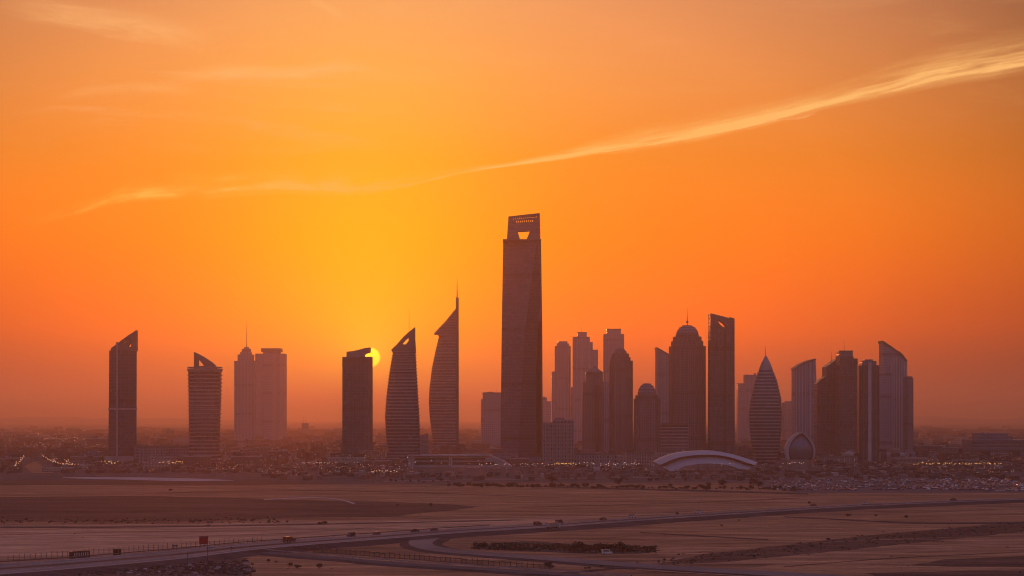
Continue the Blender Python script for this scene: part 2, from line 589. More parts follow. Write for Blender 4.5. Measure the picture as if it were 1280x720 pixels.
bm = BM()
GX = [-30000, -9000, -3000, -1200, 0, 1200, 3000, 9000, 30000]
GY = [-30000, -4000, 300, 900, 1500, 2500, 5000, 12000, 30000]
gv = [[bm.verts.new((x, y, 0)) for x in GX] for y in GY]
for j in range(len(GY) - 1):
    for i in range(len(GX) - 1):
        bm.faces.new((gv[j][i], gv[j][i + 1], gv[j + 1][i + 1], gv[j + 1][i]))
tag(obj('ground', bm, ground_material()), kind='structure')


def soil(name, c0, c1, c2, sx=0.012, sy=0.11, rough=0.95):
    m, t = mat_new(name)
    p = t.n('ShaderNodeNewGeometry').outputs['Position']
    x, y, z = t.sep(p)
    a = t.noise(t.comb(t.m('MULTIPLY', x, sx), t.m('MULTIPLY', y, sy), 1.5), 1.0, 6, 0.62, 0.5)
    c = t.noise(t.comb(t.m('MULTIPLY', x, 0.22), t.m('MULTIPLY', y, 0.5), 6), 1.0, 5, 0.6)
    col = t.mix(t.mr(a, 0.38, 0.62, 0, 1), c0, c1)
    col = t.mix(t.mr(c, 0.5, 0.75, 0, 0.75), col, c2)
    d = t.noise(t.comb(t.m('MULTIPLY', x, 0.035), t.m('MULTIPLY', y, 0.15), 14), 1.0, 5, 0.7, 0.8)
    wy = t.m('ADD', y, t.m('MULTIPLY', t.m('SUBTRACT', t.noise(t.comb(t.m('MULTIPLY', x, 0.006), t.m('MULTIPLY', y, 0.004), 2), 1.0, 3), 0.5), 130))
    e_ = t.noise(t.comb(t.m('MULTIPLY', x, 0.006), t.m('MULTIPLY', wy, 0.05), 21), 1.0, 4, 0.65, 0.4)
    col = t.vm('SCALE', col, t.m('MULTIPLY', t.mr(e_, 0.36, 0.64, 0.70, 1.30), t.mr(d, 0.30, 0.68, 0.58, 1.45)))
    finish(t, col, rough, 0.12, bump=t.m('ADD', a, t.m('MULTIPLY', c, 0.5)), bstr=0.7, bdist=1.0)
    return m


M['sand_pale'] = soil('pale_sand', (0.43, 0.225, 0.122), (0.54, 0.290, 0.160), (0.24, 0.12, 0.08))
M['soil_dark'] = soil('dark_stony_soil', (0.072, 0.038, 0.026), (0.15, 0.076, 0.048), (0.055, 0.032, 0.026))
M['soil_red'] = soil('reddish_soil', (0.27, 0.122, 0.058), (0.43, 0.205, 0.098), (0.12, 0.056, 0.038))
M['verge_and_shade'] = soil('gravel_verge_and_shade', (0.045, 0.033, 0.032), (0.075, 0.052, 0.048), (0.05, 0.038, 0.036), 0.06, 0.2)  # dark gravel, also used as painted shade on the highway's near slope
M['scrub_soil'] = soil('scrub_soil', (0.060, 0.048, 0.038), (0.10, 0.066, 0.050), (0.035, 0.030, 0.024), 0.05, 0.2)


def asphalt(name, c0, c1, rough=0.55):
    m, t = mat_new(name)
    p = t.n('ShaderNodeNewGeometry').outputs['Position']
    x, y, z = t.sep(p)
    a = t.noise(t.comb(t.m('MULTIPLY', x, 0.03), t.m('MULTIPLY', y, 0.03), 1.5), 1.0, 5, 0.6)
    c = t.noise(p, 0.7, 4)
    col = t.mix(t.mr(a, 0.35, 0.65, 0, 1), c0, c1)
    col = t.vm('SCALE', col, t.mr(c, 0.3, 0.7, 0.8, 1.2))
    finish(t, col, rough, 0.15)
    return m


M['asphalt'] = asphalt('worn_asphalt', (0.12, 0.098, 0.095), (0.20, 0.16, 0.152), 0.75)
M['asphalt_dark'] = asphalt('dark_asphalt', (0.075, 0.064, 0.066), (0.11, 0.09, 0.09), 0.85)
M['concrete_road'] = asphalt('pale_concrete_paving', (0.32, 0.26, 0.24), (0.42, 0.34, 0.31), 0.8)
M['paint'] = plain('road_paint', (0.70, 0.66, 0.62), 0.6)


def rough_edge(pts, step, jit, seed):
    rnd = random.Random(seed)
    out = []
    n = len(pts)
    for i in range(n):
        a, b = pts[i], pts[(i + 1) % n]
        k = max(1, int((b - a).length / step))
        nrm = Vector((-(b - a).y, (b - a).x, 0)).normalized()
        for j in range(k):
            q = a.lerp(b, j / k)
            w = noise.noise(Vector((q.x * 0.02, q.y * 0.02, seed * 3.1))) * 0.9 + rnd.uniform(-0.4, 0.4)
            out.append(q + nrm * jit * w)
    return out


def patch(name, pix, z, mat, step=8, jit=4, kind='structure'):
    pts = rough_edge([at(a, b, z) for a, b in pix], step, jit, len(name) + int(pix[0][1]))
    bm = BM()
    bm.faces.new([bm.verts.new(p) for p in pts])
    bmesh.ops.triangulate(bm, faces=bm.faces[:])
    return tag(obj(name, bm, mat), kind=kind)


def resample(st, n):
    """Catmull-Rom through the stations"""
    out = []
    P = [st[0]] + list(st) + [st[-1]]
    for i in range(1, len(P) - 2):
        for k in range(n):
            f = k / n
            p0, p1, p2, p3 = P[i - 1], P[i], P[i + 1], P[i + 2]
            out.append(0.5 * ((2 * p1) + (p2 - p0) * f + (2 * p0 - 5 * p1 + 4 * p2 - p3) * f * f + (3 * p1 - p0 - 3 * p2 + p3) * f ** 3))
    out.append(P[-2])
    return out


def strip(name, top, bot, z, mat, n=8, kind='structure', parent=None):
    """surface between two edges given as photo pixels"""
    A = resample([at(a, b, z) for a, b in top], n)
    B = resample([at(a, b, z) for a, b in bot], n)
    bm = BM()
    va = [bm.verts.new(p) for p in A]
    vb = [bm.verts.new(p) for p in B]
    for i in range(len(A) - 1):
        bm.faces.new((vb[i], vb[i + 1], va[i + 1], va[i]))
    o = obj(name, bm, mat, parent)
    if kind:
        tag(o, kind=kind)
    return o, A, B


def bank(name, line, z, out, mat, flip=1):
    """side slope of a road running down from its edge to the plain"""
    bm = BM()
    va, vb = [], []
    for i, p in enumerate(line):
        d = line[min(i + 1, len(line) - 1)] - line[max(i - 1, 0)]
        nrm = Vector((d.y, -d.x, 0)).normalized() * flip
        w = out * (1 + 0.35 * noise.noise(p * 0.03))
        va.append(bm.verts.new((p.x, p.y, z - 0.01)))
        q = p + nrm * w
        vb.append(bm.verts.new((q.x, q.y, -0.05)))
    for i in range(len(line) - 1):
        bm.faces.new((vb[i], vb[i + 1], va[i + 1], va[i]))
    return tag(obj(name, bm, mat), kind='structure')


# fields of soil, back to front
patch('soil_field', [(-60, 606), (300, 607), (640, 611), (860, 616), (1000, 618), (900, 632), (640, 642), (300, 650), (-60, 655)], 0.03, M['soil_red'], 14, 6)
patch('soil_field', [(-60, 622), (200, 620), (420, 626), (620, 630), (500, 645), (250, 651), (-60, 653)], 0.05, M['soil_dark'], 14, 7)
patch('soil_field', [(-60, 600), (120, 600), (300, 601), (430, 604), (300, 607), (-60, 606)], 0.07, M['soil_dark'], 14, 4)
patch('sand_flat', [(-60, 660), (320, 656), (640, 650), (760, 646), (640, 656), (470, 668), (320, 677), (180, 690), (-60, 704)], 0.04, M['sand_pale'], 10, 3)
patch('sand_flat', [(540, 613), (760, 616), (900, 620), (960, 626), (820, 634), (640, 636), (520, 628)], 0.06, M['soil_red'], 10, 6)
patch('soil_field', [(620, 672), (760, 662), (1000, 648), (1320, 634), (1320, 650), (1100, 668), (960, 684), (840, 696), (760, 684)], 0.03, M['soil_red'], 9, 4)
patch('scrub_band', [(815, 706), (880, 693), (1000, 679), (1110, 667), (1320, 648), (1320, 660), (1130, 680), (1000, 693), (900, 703)], 0.06, M['soil_dark'], 8, 3)
patch('soil_field', [(920, 712), (1010, 700), (1140, 690), (1320, 676), (1320, 735), (1000, 735)], 0.04, M['soil_red'], 8, 3)
patch('scrub_band', [(1130, 706), (1180, 699), (1320, 694), (1320, 708), (1200, 709)], 0.08, M['soil_dark'], 8, 3)
patch('scrub_band', [(1080, 716), (1280, 712), (1320, 713), (1320, 726), (1100, 725)], 0.08, M['soil_dark'], 8, 3)
patch('scrub_island', [(588, 684), (620, 678), (660, 676), (720, 680), (780, 683), (826, 688), (800, 692), (740, 692), (660, 689), (610, 687)], 0.07, M['scrub_soil'], 5, 1.5)
patch('sand_flat', [(190, 712), (260, 700), (320, 694), (350, 696), (480, 705), (640, 716), (760, 726), (760, 738), (200, 738)], 0.05, M['soil_red'], 7, 2)

patch('dumping_ground', [(40, 722), (72, 714.5), (180, 706.5), (250, 702), (312, 697), (300, 704), (318, 711), (300, 726), (40, 730)], 0.09, M['scrub_soil'], 4, 1.6)
strip('dark_strip', [(540, 605.5), (640, 606.6), (760, 609.6), (900, 613.0), (1010, 616.6)], [(540, 606.2), (640, 607.8), (760, 611.4), (900, 615.0), (1010, 618)], 0.14, M['verge_and_shade'])  # flat dark strip along the foot of the tree row
# sandy tracks and dark strips across the plain
strip('sand_track', [(-60, 656), (200, 655), (420, 652), (640, 647.6), (820, 642), (960, 634)], [(-60, 658), (200, 657), (420, 653.8), (640, 649.3), (820, 643.2), (960, 634.9)], 0.12, M['sand_pale'])
strip('dark_strip', [(-60, 659), (200, 657.6), (420, 654.4), (640, 649.9)], [(-60, 660.5), (200, 659), (420, 655.4), (640, 650.6)], 0.10, M['verge_and_shade'])  # shaded face of a low ridge, painted as a flat dark strip
strip('dark_strip', [(980, 645.5), (1060, 649), (1160, 653), (1310, 652)], [(980, 646.4), (1060, 650.6), (1160, 655), (1310, 654)], 0.11, M['verge_and_shade'])
strip('dark_strip', [(800, 665), (870, 669), (960, 674)], [(800, 666), (870, 670.2), (960, 675.2)], 0.11, M['verge_and_shade'])
strip('sand_track', [(330, 624), (380, 621.5), (420, 623), (445, 629)], [(330, 625), (380, 622.6), (420, 624), (441, 630)], 0.12, M['concrete_road'])
strip('city_road', [(78, 596.8), (110, 596.2), (150, 596.4), (230, 597.6), (292, 600.2)], [(78, 597.4), (110, 598.6), (150, 599.4), (230, 601.4), (292, 600.8)], 0.15, M['concrete_road'])
strip('city_road', [(480, 601), (600, 599), (700, 597.5), (820, 596), (1000, 598), (1300, 598)], [(480, 602), (600, 600.2), (700, 598.8), (820, 597.2), (1000, 599), (1300, 599)], 0.15, M['asphalt'])
patch('clearing', [(30, 583), (40, 578), (50, 576.5), (49, 581), (56, 586), (66, 591), (40, 591)], 0.1, M['soil_red'], 30, 4)

for k, (a, b, c) in enumerate((((700, 676), (900, 661), (1290, 640)), ((640, 634), (860, 628), (1000, 622)), ((0, 668), (160, 664), (330, 663)), ((0, 641), (240, 636), (520, 634)),
                               ((860, 690), (1060, 676), (1290, 668)), ((980, 708), (1120, 697), (1290, 689)), ((300, 668), (380, 665), (500, 656)), ((180, 616), (420, 613), (700, 622)))):
    for o_ in (0, 0.55):
        strip('tyre_track', [(a[0], a[1] + o_), (b[0], b[1] + o_), (c[0], c[1] + o_ * 0.8)], [(a[0], a[1] + o_ + 0.22), (b[0], b[1] + o_ + 0.22), (c[0], c[1] + o_ * 0.8 + 0.18)], 0.13, M['verge_and_shade'] if k % 2 else M['sand_pale'])

# the highway on its low bank, ramp and service road
ZR = 1.4
HT = [(-80, 709), (60, 700.5), (180, 691), (235, 686), (290, 680.5), (330, 677.5), (400, 672.5), (470, 667.6), (560, 661.0), (640, 656.4), (700, 653.0), (800, 646.2), (950, 637.0), (1060, 630.6), (1180, 625.6), (1320, 620.5)]
HB = [(-80, 724), (60, 713.5), (180, 703), (235, 697.5), (290, 690.5), (330, 686), (400, 680.0), (470, 674.6), (560, 667.2), (640, 662.0), (700, 658.2), (800, 650.8), (950, 640.6), (1060, 633.6), (1180, 628.2), (1320, 622.8)]
_, A, B = strip('highway', HT, HB, ZR, M['asphalt'])
bank('highway_bank', B, ZR, 11.0, M['verge_and_shade'], 1)  # near slope: shade and shadow below the road painted as dark ground
bank('highway_bank', A, ZR, 5.0, M['soil_dark'], -1)


def lane(name, f, w, mat, z, dash=None):
    bm = BM()
    acc = 0
    for i in range(len(A) - 1):
        p, q = A[i].lerp(B[i], f), A[i + 1].lerp(B[i + 1], f)
        d = (q - p)
        L = d.length
        d.normalize()
        nn = Vector((-d.y, d.x, 0)) * w / 2
        s = 0
        while s < L:
            e = L if dash is None else min(L, s + dash[0])
            a, b = p + d * s, p + d * e
            bm.faces.new([bm.verts.new((v.x, v.y, z)) for v in (a - nn, b - nn, b + nn, a + nn)])
            s = e + (0 if dash is None else dash[1])
            if dash is None:
                break
    return tag(obj(name, bm, mat), kind='structure')


lane('edge_line', 0.06, 0.3, M['paint'], ZR + 0.012)
lane('edge_line', 0.94, 0.3, M['paint'], ZR + 0.012)
lane('lane_line', 0.27, 0.25, M['paint'], ZR + 0.012, (6, 9))
lane('lane_line', 0.73, 0.25, M['paint'], ZR + 0.012, (6, 9))
lane('median_strip', 0.50, 5.5, M['soil_dark'], ZR + 0.02)

RT = [(585, 666), (556, 670.5), (544, 675.5), (541, 680), (553, 684), (580, 687.4), (640, 692), (700, 696.6), (760, 701.2), (830, 706), (900, 710.2), (1010, 716.4), (1120, 722)]
RB = [(548, 669.5), (520, 673), (511, 677), (514, 682), (529, 686.6), (560, 690.6), (630, 696), (692, 701), (754, 706), (824, 711), (896, 715.6), (1006, 722), (1116, 728)]
_, RA, RBl = strip('ramp_road', RT, RB, 0.5, M['asphalt'])
bank('ramp_bank', RBl, 0.5, 5.0, M['verge_and_shade'], 1)
bank('ramp_bank', RA, 0.5, 5.0, M['verge_and_shade'], -1)
ST = [(300, 684.5), (341, 689.6), (428, 696.4), (470, 700.6), (560, 706.6), (640, 711.6), (700, 715.6), (790, 722)]
SB = [(300, 688.5), (341, 692.4), (428, 699.4), (470, 703.8), (560, 709.8), (640, 715.0), (700, 719.2), (790, 726)]
_, SA, SBl = strip('service_road', ST, SB, 0.6, M['asphalt_dark'])
bank('service_bank', SBl, 0.6, 5.0, M['verge_and_shade'], 1)
strip('dirt_track', [(690, 716.5), (735, 712.5), (775, 708.6), (800, 706.6)], [(690, 719), (735, 714.6), (775, 710.2), (800, 707.6)], 0.2, M['verge_and_shade'])
strip('sand_track', [(795, 711.5), (880, 716), (960, 721)], [(795, 712.6), (880, 717.4), (960, 722.6)], 0.2, M['sand_pale'])

# far hills, almost lost in the dust
M['hill'] = soil('hill_rock', (0.16, 0.11, 0.09), (0.2, 0.14, 0.115), (0.13, 0.09, 0.075), 0.001, 0.001)
for x0, x1, hh, sd in ((-9000, -2600, 120, 2.0), (2800, 11000, 150, 7.0)):
    bm = BM()
    n = 60
    rows = []
    for yy, s in ((19000, 0), (20500, 0.75), (22000, 1.0), (24500, 0.3), (27000, 0)):
        row = []
        for i in range(n + 1):
            f = i / n
            x = x0 + (x1 - x0) * f
            env = math.sin(math.pi * f) ** 0.7
            hgt = hh * env * s * (0.55 + 0.6 * noise.fractal(Vector((f * 5 + sd, yy * 0.0006, 0)), 1.0, 2.0, 4))
            row.append(bm.verts.new((x, yy, max(0, hgt) - 2)))
        rows.append(row)
    for a, b in zip(rows, rows[1:]):
        for i in range(n):
            bm.faces.new((a[i], a[i + 1], b[i + 1], b[i]))
    tag(obj('hills', bm, M['hill'], smooth=True), kind='structure')

# ------------------------------------------------------------------ the dusty air
bm = BM()
box(bm, -31000, 31000, -31000, 31000, -1.2, 345)
hm = bpy.data.materials.new('dusty_air')
hm.use_nodes = True
nt = NT(hm.node_tree)
pv = nt.n('ShaderNodeVolumePrincipled')
pv.inputs['Color'].default_value = (*HAZE_COLOR, 1)
pv.inputs['Density'].default_value = HAZE_DENSITY
pv.inputs['Anisotropy'].default_value = HAZE_G
ho = nt.n('ShaderNodeOutputMaterial')
nt.nt.links.new(pv.outputs[0], ho.inputs['Volume'])
try:
    hm.cycles.homogeneous_volume = True
except Exception:
    pass
tag(obj('haze', bm, hm), kind='stuff')


# ------------------------------------------------------------------ towers
TURNED = {'slant_roof_tower', 'leaf_opening_tower', 'arc_roof_tower', 'double_curve_tower', 'plain_grey_tower', 'quarter_round_tower', 'end_slab_tower', 'shoulder_tower', 'great_dome_tower'}


class Tower:
    def __init__(self, name, label, cx, base_py, cat='tower', group=None):
        self.Y = F * CH / (base_py - HZ)
        self.s = self.Y / F
        self.cx = cx
        turn = R(4) if name in TURNED else 0.0
        self.o = tag(empty(name, ((cx - 640) * self.s, self.Y, 0), turn), label, cat, group)

    def X(self, px):
        return (px - self.cx) * self.s

    def Z(self, py):
        return max(0.0, CH - (py - HZ) * self.s)

    def P(self, *pts):
        return [(self.X(a), self.Z(b)) for a, b in pts]

    def part(self, name, bm, mat, parent=None, smooth=False, label=None):
        o = obj(name, bm, mat, parent or self.o, smooth)
        if label:
            o['label'] = label
        return o

    def block(self, name, mat, px0, px1, py_top, py_bot=None, dep=None, y0=None, ch=0, rb=None, rmat=None):
        """upright box between photo columns"""
        w = (px1 - px0) * self.s
        dep = dep if dep is not None else w * 0.9
        y0 = -dep / 2 if y0 is None else y0
        z0 = 0 if py_bot is None else self.Z(py_bot)
        pl = cham(self.X(px0), self.X(px1), y0, y0 + dep, ch * self.s) if ch else rect(self.X(px0), self.X(px1), y0, y0 + dep)
        secs = [(z0, pl), (self.Z(py_top), pl)]
        bm = BM()
        loft(bm, secs, True, py_bot is not None)
        o = self.part(name, bm, mat)
        if rb:
            bm = BM()
            ribs(bm, secs, z0, self.Z(py_top) + 0.4, rb[0] * self.s, rb[1] * self.s, rb[2] * self.s)
            self.part('pilasters', bm, rmat or M['trim'])
        return o

    def cap(self, px0, px1, py, dep, h=1.6, y0=None):
        """parapet round a flat roof"""
        bm = BM()
        z = self.Z(py)
        x0, x1 = self.X(px0) - 0.4, self.X(px1) + 0.4
        y0 = -dep / 2 if y0 is None else y0
        prismless = ((x0, x1, y0 - 0.4, y0 + 0.4), (x0, x1, y0 + dep - 0.4, y0 + dep + 0.4), (x0, x0 + 0.8, y0 + 0.4, y0 + dep - 0.4), (x1 - 0.8, x1, y0 + 0.4, y0 + dep - 0.4))
        for a in prismless:
            box(bm, *a, z - 1.0, z + h)
        return self.part('parapet', bm, M['trim_dark'])

    def mast(self, px, py_top, py_bot, r=0.55, y=0.0, name='mast', taper=0.3):
        bm = BM()
        x = self.X(px)
        z0, z1 = self.Z(py_bot) - 1, self.Z(py_top)
        tube(bm, [(x, y, z0), (x, y, z0 + (z1 - z0) * 0.45), (x, y, z1)], [r * self.s, r * 0.7 * self.s, r * taper * self.s])
        return self.part(name, bm, M['metal'])


# --- slab tower with the slanted open crown
t = Tower('slab_tower', 'tall dark slab tower with slanted pierced crown and pale corner strip, at far left', 153, 579)
sec = [(0, diam(t.X(135.3), t.X(149), t.X(170.6), 14, 26)), (t.Z(438), diam(t.X(136.6), t.X(149.5), t.X(171), 14, 26))]
bm = BM(); loft(bm, sec); t.part('tower_body', bm, M['glass_dark'])
bm = BM()
prism(bm, t.P((139.5, 439), (139.5, 435.5), (144, 432.4), (152, 426), (161, 419.5), (171.2, 413), (171.2, 439)), -5, 6,
      [t.P((154, 428.6), (164.8, 421.2), (164.8, 423), (156.2, 429.2)), t.P((160, 433.6), (164.8, 426.4), (164.8, 433.6))])
t.part('crown', bm, M['trim_dark'])
bm = BM(); q = t.X(149.2); box(bm, q - 0.9, q + 0.9, -15.6, -13, 0, t.Z(428)); t.part('corner_strip', bm, M['trim'], label='pale vertical corner strip')
bm = BM(); loft(bm, [(t.Z(512.5), grow(interp(sec, t.Z(512)), 0.7)), (t.Z(510), grow(interp(sec, t.Z(511)), 0.7))], True, True); t.part('ledge', bm, M['trim'])
t.mast(170, 407.5, 413.5, 0.25)
bm = BM(); box(bm, t.X(134), t.X(173), -17, -12, 0, 9); t.part('entrance_canopy', bm, M['concrete'])

# --- banded tower with the triangular fin
t = Tower('banded_tower', 'dark tower ringed by floor ledges with a pierced triangular fin on its roof', 256, 581)
sec = [(0, superoval(t.X(237.5), t.X(273.5), 17)), (t.Z(540), superoval(t.X(237.2), t.X(274.2), 17)), (t.Z(500), superoval(t.X(236.6), t.X(275.6), 17.5)), (t.Z(462), superoval(t.X(236), t.X(276.4), 18))]
bm = BM(); loft(bm, sec); t.part('tower_body', bm, M['bands'], smooth=False)
bm = BM(); slabs(bm, sec, 6, t.Z(459), 4.45, 0.95, 1.1); t.part('floor_ledges', bm, M['slab'])
bm = BM(); loft(bm, [(t.Z(463), grow(sec[-1][1], 1.3)), (t.Z(461), grow(sec[-1][1], 1.3))], True, True); t.part('roof_ledge', bm, M['slab'])
bm = BM()
prism(bm, t.P((243, 462), (243, 440), (248, 442.4), (254, 445.6), (260, 449.4), (265, 452.8), (269, 456.4), (271, 461), (271, 462)), -4, 6,
      [t.P((248, 448.6), (251.5, 452.2), (255.6, 457.4), (248, 457.4))])
t.part('roof_fin', bm, M['trim_dark'])

t = Tower('podium_building', 'long low dark building with flat roof between the two leftmost towers', 200, 580, 'building')
t.block('podium_body', M['stone_dark'], 163, 238, 559, dep=26, y0=22)
t.block('podium_body', M['stone_dark'], 172, 206, 562.5, dep=14, y0=4)
t.cap(163, 238, 559, 26, 1.2, y0=22)
bm = BM()
for px in (174, 179, 184, 189, 194, 199):
    box(bm, t.X(px) - 0.4, t.X(px) + 0.4, 3.2, 4.2, 0, t.Z(561.5))
t.part('pilasters', bm, M['trim'])
for px, pt in ((198, 552), (203.5, 551), (207, 553)):
    t.mast(px, pt, 559, 0.22, 30, 'flagpole')

t = Tower('hazy_block', 'small square dark block just left of the leftmost tower', 118, 577, 'building')
t.block('block_body', M['grid'], 109.5, 127, 564.5, dep=20)
t.block('roof_room', M['stone_dark'], 114, 121, 562.4, 564.5, dep=8)

# --- the pair farther out
t = Tower('spired_tower', 'hazy stepped tower with needle spire, left one of the twin pair', 307, 552)
t.block('tower_body', M['pale'], 294.9, 319.6, 451.6, dep=44, rb=(4.1, 0.9, 0.5))
t.block('upper_tier', M['pale'], 298.2, 316.6, 443.4, 451.6, dep=34)
t.block('upper_tier', M['stone'], 301, 314, 440, 443.4, dep=26)
t.block('crown', M['trim_dark'], 302.8, 313.2, 436.2, 440, dep=20)
t.block('crown', M['stone'], 305.4, 311.2, 433.8, 436.2, dep=11)
t.mast(308.4, 401, 434, 0.55, 0, 'spire', 0.2)
bm = BM(); box(bm, t.X(293.5), t.X(320.5), -26, 26, 0, t.Z(549)); t.part('podium', bm, M['concrete'])
t = Tower('flat_topped_tower', 'hazy flat-roofed tower with hat-like top slab, right one of the twin pair', 338.5, 552)
t.block('tower_body', M['pale'], 320.6, 357, 442.4, dep=58, ch=2)
bm = BM()
for a, b in ((321.6, 330), (342.6, 347.6), (352, 356)):
    box(bm, t.X(a), t.X(b), -30.5, -28.5, 0, t.Z(443.5))
t.part('wall_strips', bm, M['slab'])
t.block('roof_room', M['stone'], 330, 350, 440, 442.4, dep=34)
t.block('roof_slab', M['trim_dark'], 327.8, 352, 435.6, 440, dep=42)
bm = BM(); box(bm, t.X(318), t.X(362), -36, 40, 0, t.Z(550.2)); t.part('podium', bm, M['concrete'])

t = Tower('mast_building', 'faint distant block with two thin masts on the hazy horizon', 381.5, 546, 'building')
t.block('building_body', M['stone_dark'], 377.6, 385.4, 529, dep=20)
t.block('side_wing', M['stone_dark'], 385.4, 387.4, 536, dep=14)
t.mast(379, 519, 529, 0.3); t.mast(382.4, 519.6, 529, 0.3)

# --- tower in front of the sun
t = Tower('sun_tower', 'plain tower half hiding the sun, with a slanting roof slab', 446.5, 572)
t.block('tower_body', M['glass_dark'], 429.4, 464.6, 446.5, dep=36, ch=1.5, rb=(5.0, 0.35, 0.3), rmat=M['trim_dark'])
bm = BM()
prism(bm, t.P((434, 447), (434, 440), (441, 439.2), (448, 437.8), (456, 435.6), (463, 434.5), (462.6, 440.6), (458, 441.8), (455.6, 443.4), (455.4, 447)), -13, 13)
t.part('roof_slab', bm, M['stone_dark'])
bm = BM(); box(bm, t.X(428), t.X(430), -6, 6, t.Z(456), t.Z(454.6)); t.part('maintenance_cradle', bm, M['metal'])
bm = BM(); box(bm, t.X(464), t.X(466), -6, 6, t.Z(510.6), t.Z(508.6)); t.part('maintenance_cradle', bm, M['metal'])

# --- ribbed curved tower
t = Tower('curved_ribbed_tower', 'bulging ribbed tower with slanted pierced crown and thin antenna, right of the sun', 503, 578)
L = [(578, 488.4), (567, 486), (546, 482.6), (520.5, 481.4), (495, 483.2), (466, 487), (439, 491.6)]
Rr = [(578, 525), (567, 525), (546, 525), (520.5, 524.2), (495, 522.6), (466, 520.8), (439, 519.4)]
sec = [(t.Z(a[0]), superoval(t.X(a[1]), t.X(b[1]), 17.5, 32, 2.6)) for a, b in zip(L, Rr)]
sec[0] = (0, sec[0][1])
bm = BM(); loft(bm, sec); t.part('tower_body', bm, M['bands'])
bm = BM(); slabs(bm, sec, 4, t.Z(440), 4.1, 0.85, 1.0); t.part('floor_ledges', bm, M['slab'])
bm = BM()
prism(bm, t.P((491, 441), (489.2, 437.6), (497, 430), (505, 420.8), (512, 414.6), (518.9, 409.2), (519, 425), (520, 441)), -7, 7,
      [t.P((502.6, 430.4), (506, 426), (511, 421.6), (511, 426.6), (507.4, 430.8))])
t.part('crown', bm, M['trim_dark'])
t.mast(511.4, 384, 416, 0.3, 0, 'antenna')
t = Tower('annex_building', 'small block with slanting roof squeezed between the two curved towers', 530.5, 570, 'building')
bm = BM(); prism(bm, t.P((525.8, 571), (525.8, 544.4), (535.2, 541.4), (535.2, 571)), -8, 10); t.part('building_body', bm, M['stone_dark'])
bm = BM(); box(bm, t.X(525.2), t.X(535.8), -9, -8, t.Z(556), t.Z(555)); box(bm, t.X(525.2), t.X(535.8), -9, -8, t.Z(550), t.Z(549)); t.part('ledge', bm, M['trim'])

# --- sail tower
t = Tower('sail_tower', 'sail-shaped tower with bowed left side, pointed wing top and tall mast', 556, 566)
L = [(566, 542.4), (553, 541.4), (538.5, 539.3), (520, 537), (502, 536.1), (484, 537), (459, 540.2), (437, 544.8), (420, 549)]
sec = []
for py, xl in L:
    a, b = t.X(xl), t.X(570)
    sec.append((t.Z(py), [(a, 0), (a + (b - a) * 0.12, -9), (a + (b - a) * 0.45, -16), (b, -18), (b, 18), (a + (b - a) * 0.45, 16), (a + (b - a) * 0.12, 9)]))
sec[0] = (0, sec[0][1])
bm = BM(); loft(bm, sec); t.part('tower_body', bm, M['bands'])
bm = BM(); slabs(bm, sec, 5, t.Z(421), 5.2, 0.55, 1.2); t.part('floor_ledges', bm, M['slab'])
bm = BM(); box(bm, t.X(569.8), t.X(573.4), -4, 4, 0, t.Z(372)); t.part('spine', bm, M['trim_dark'])
bm = BM()
prism(bm, t.P((543, 417.8), (549, 411), (556, 404), (563, 395.4), (570, 387), (570, 421), (548.6, 421), (547.6, 418.8)), -10, 10)
t.part('wing_top', bm, M['bands'])
bm = BM()
o = t.P((542.4, 417.6), (549, 410.3), (556, 403.2), (563, 394.6), (570, 386), (570, 388.2), (563, 396.8), (556, 405.4), (549, 412.6), (544, 418.6))
prism(bm, o, -11.5, 11.5); t.part('wing_edge', bm, M['trim'])
t.mast(571.4, 347, 373, 0.7, 0, 'mast', 0.2)

# --- long low stadium
t = Tower('long_low_building', 'long low terraced building with ramped right end below the sail tower', 564, 584, 'building')
pr = t.P((510.8, 585), (510.8, 569.4), (560, 568.6), (612, 569.4), (622, 573), (632, 578), (640, 583), (640, 585))
bm = BM(); prism(bm, pr, -6, 50); t.part('building_body', bm, M['trim'])
bm = BM()
for a, b, c, d in ((519, 561, 572.2, 575.2), (519, 561, 577, 580.6), (566, 606, 572.4, 575.4), (566, 606, 577, 580.8), (608, 618, 577.4, 580.8)):
    box(bm, t.X(a), t.X(b), -6.4, -5.8, t.Z(d), t.Z(c))
t.part('gallery_openings', bm, M['egg_glass'])
bm = BM()
for px in (511.6, 513.6, 515.6, 517.6, 562, 564.6):
    box(bm, t.X(px) - 0.4, t.X(px) + 0.4, -7.4, -6.0, 0, t.Z(569.8))
box(bm, t.X(510), t.X(612), -8, -6, t.Z(569.9), t.Z(568.3))
t.part('columns', bm, M['strip'])

t = Tower('shoulder_tower', 'hazy plain flat-roofed block just left of the tallest tower', 614, 560)
t.block('tower_body', M['pale'], 604, 628, 491.6, dep=40)
t.block('side_wing', M['stone'], 601.6, 604, 499, dep=34)
t.cap(604, 628, 491.6, 40, 1.4)
t.mast(620.6, 487.6, 491.6, 0.35)
t.block('roof_room', M['stone'], 609, 616, 489.8, 491.6, dep=16)

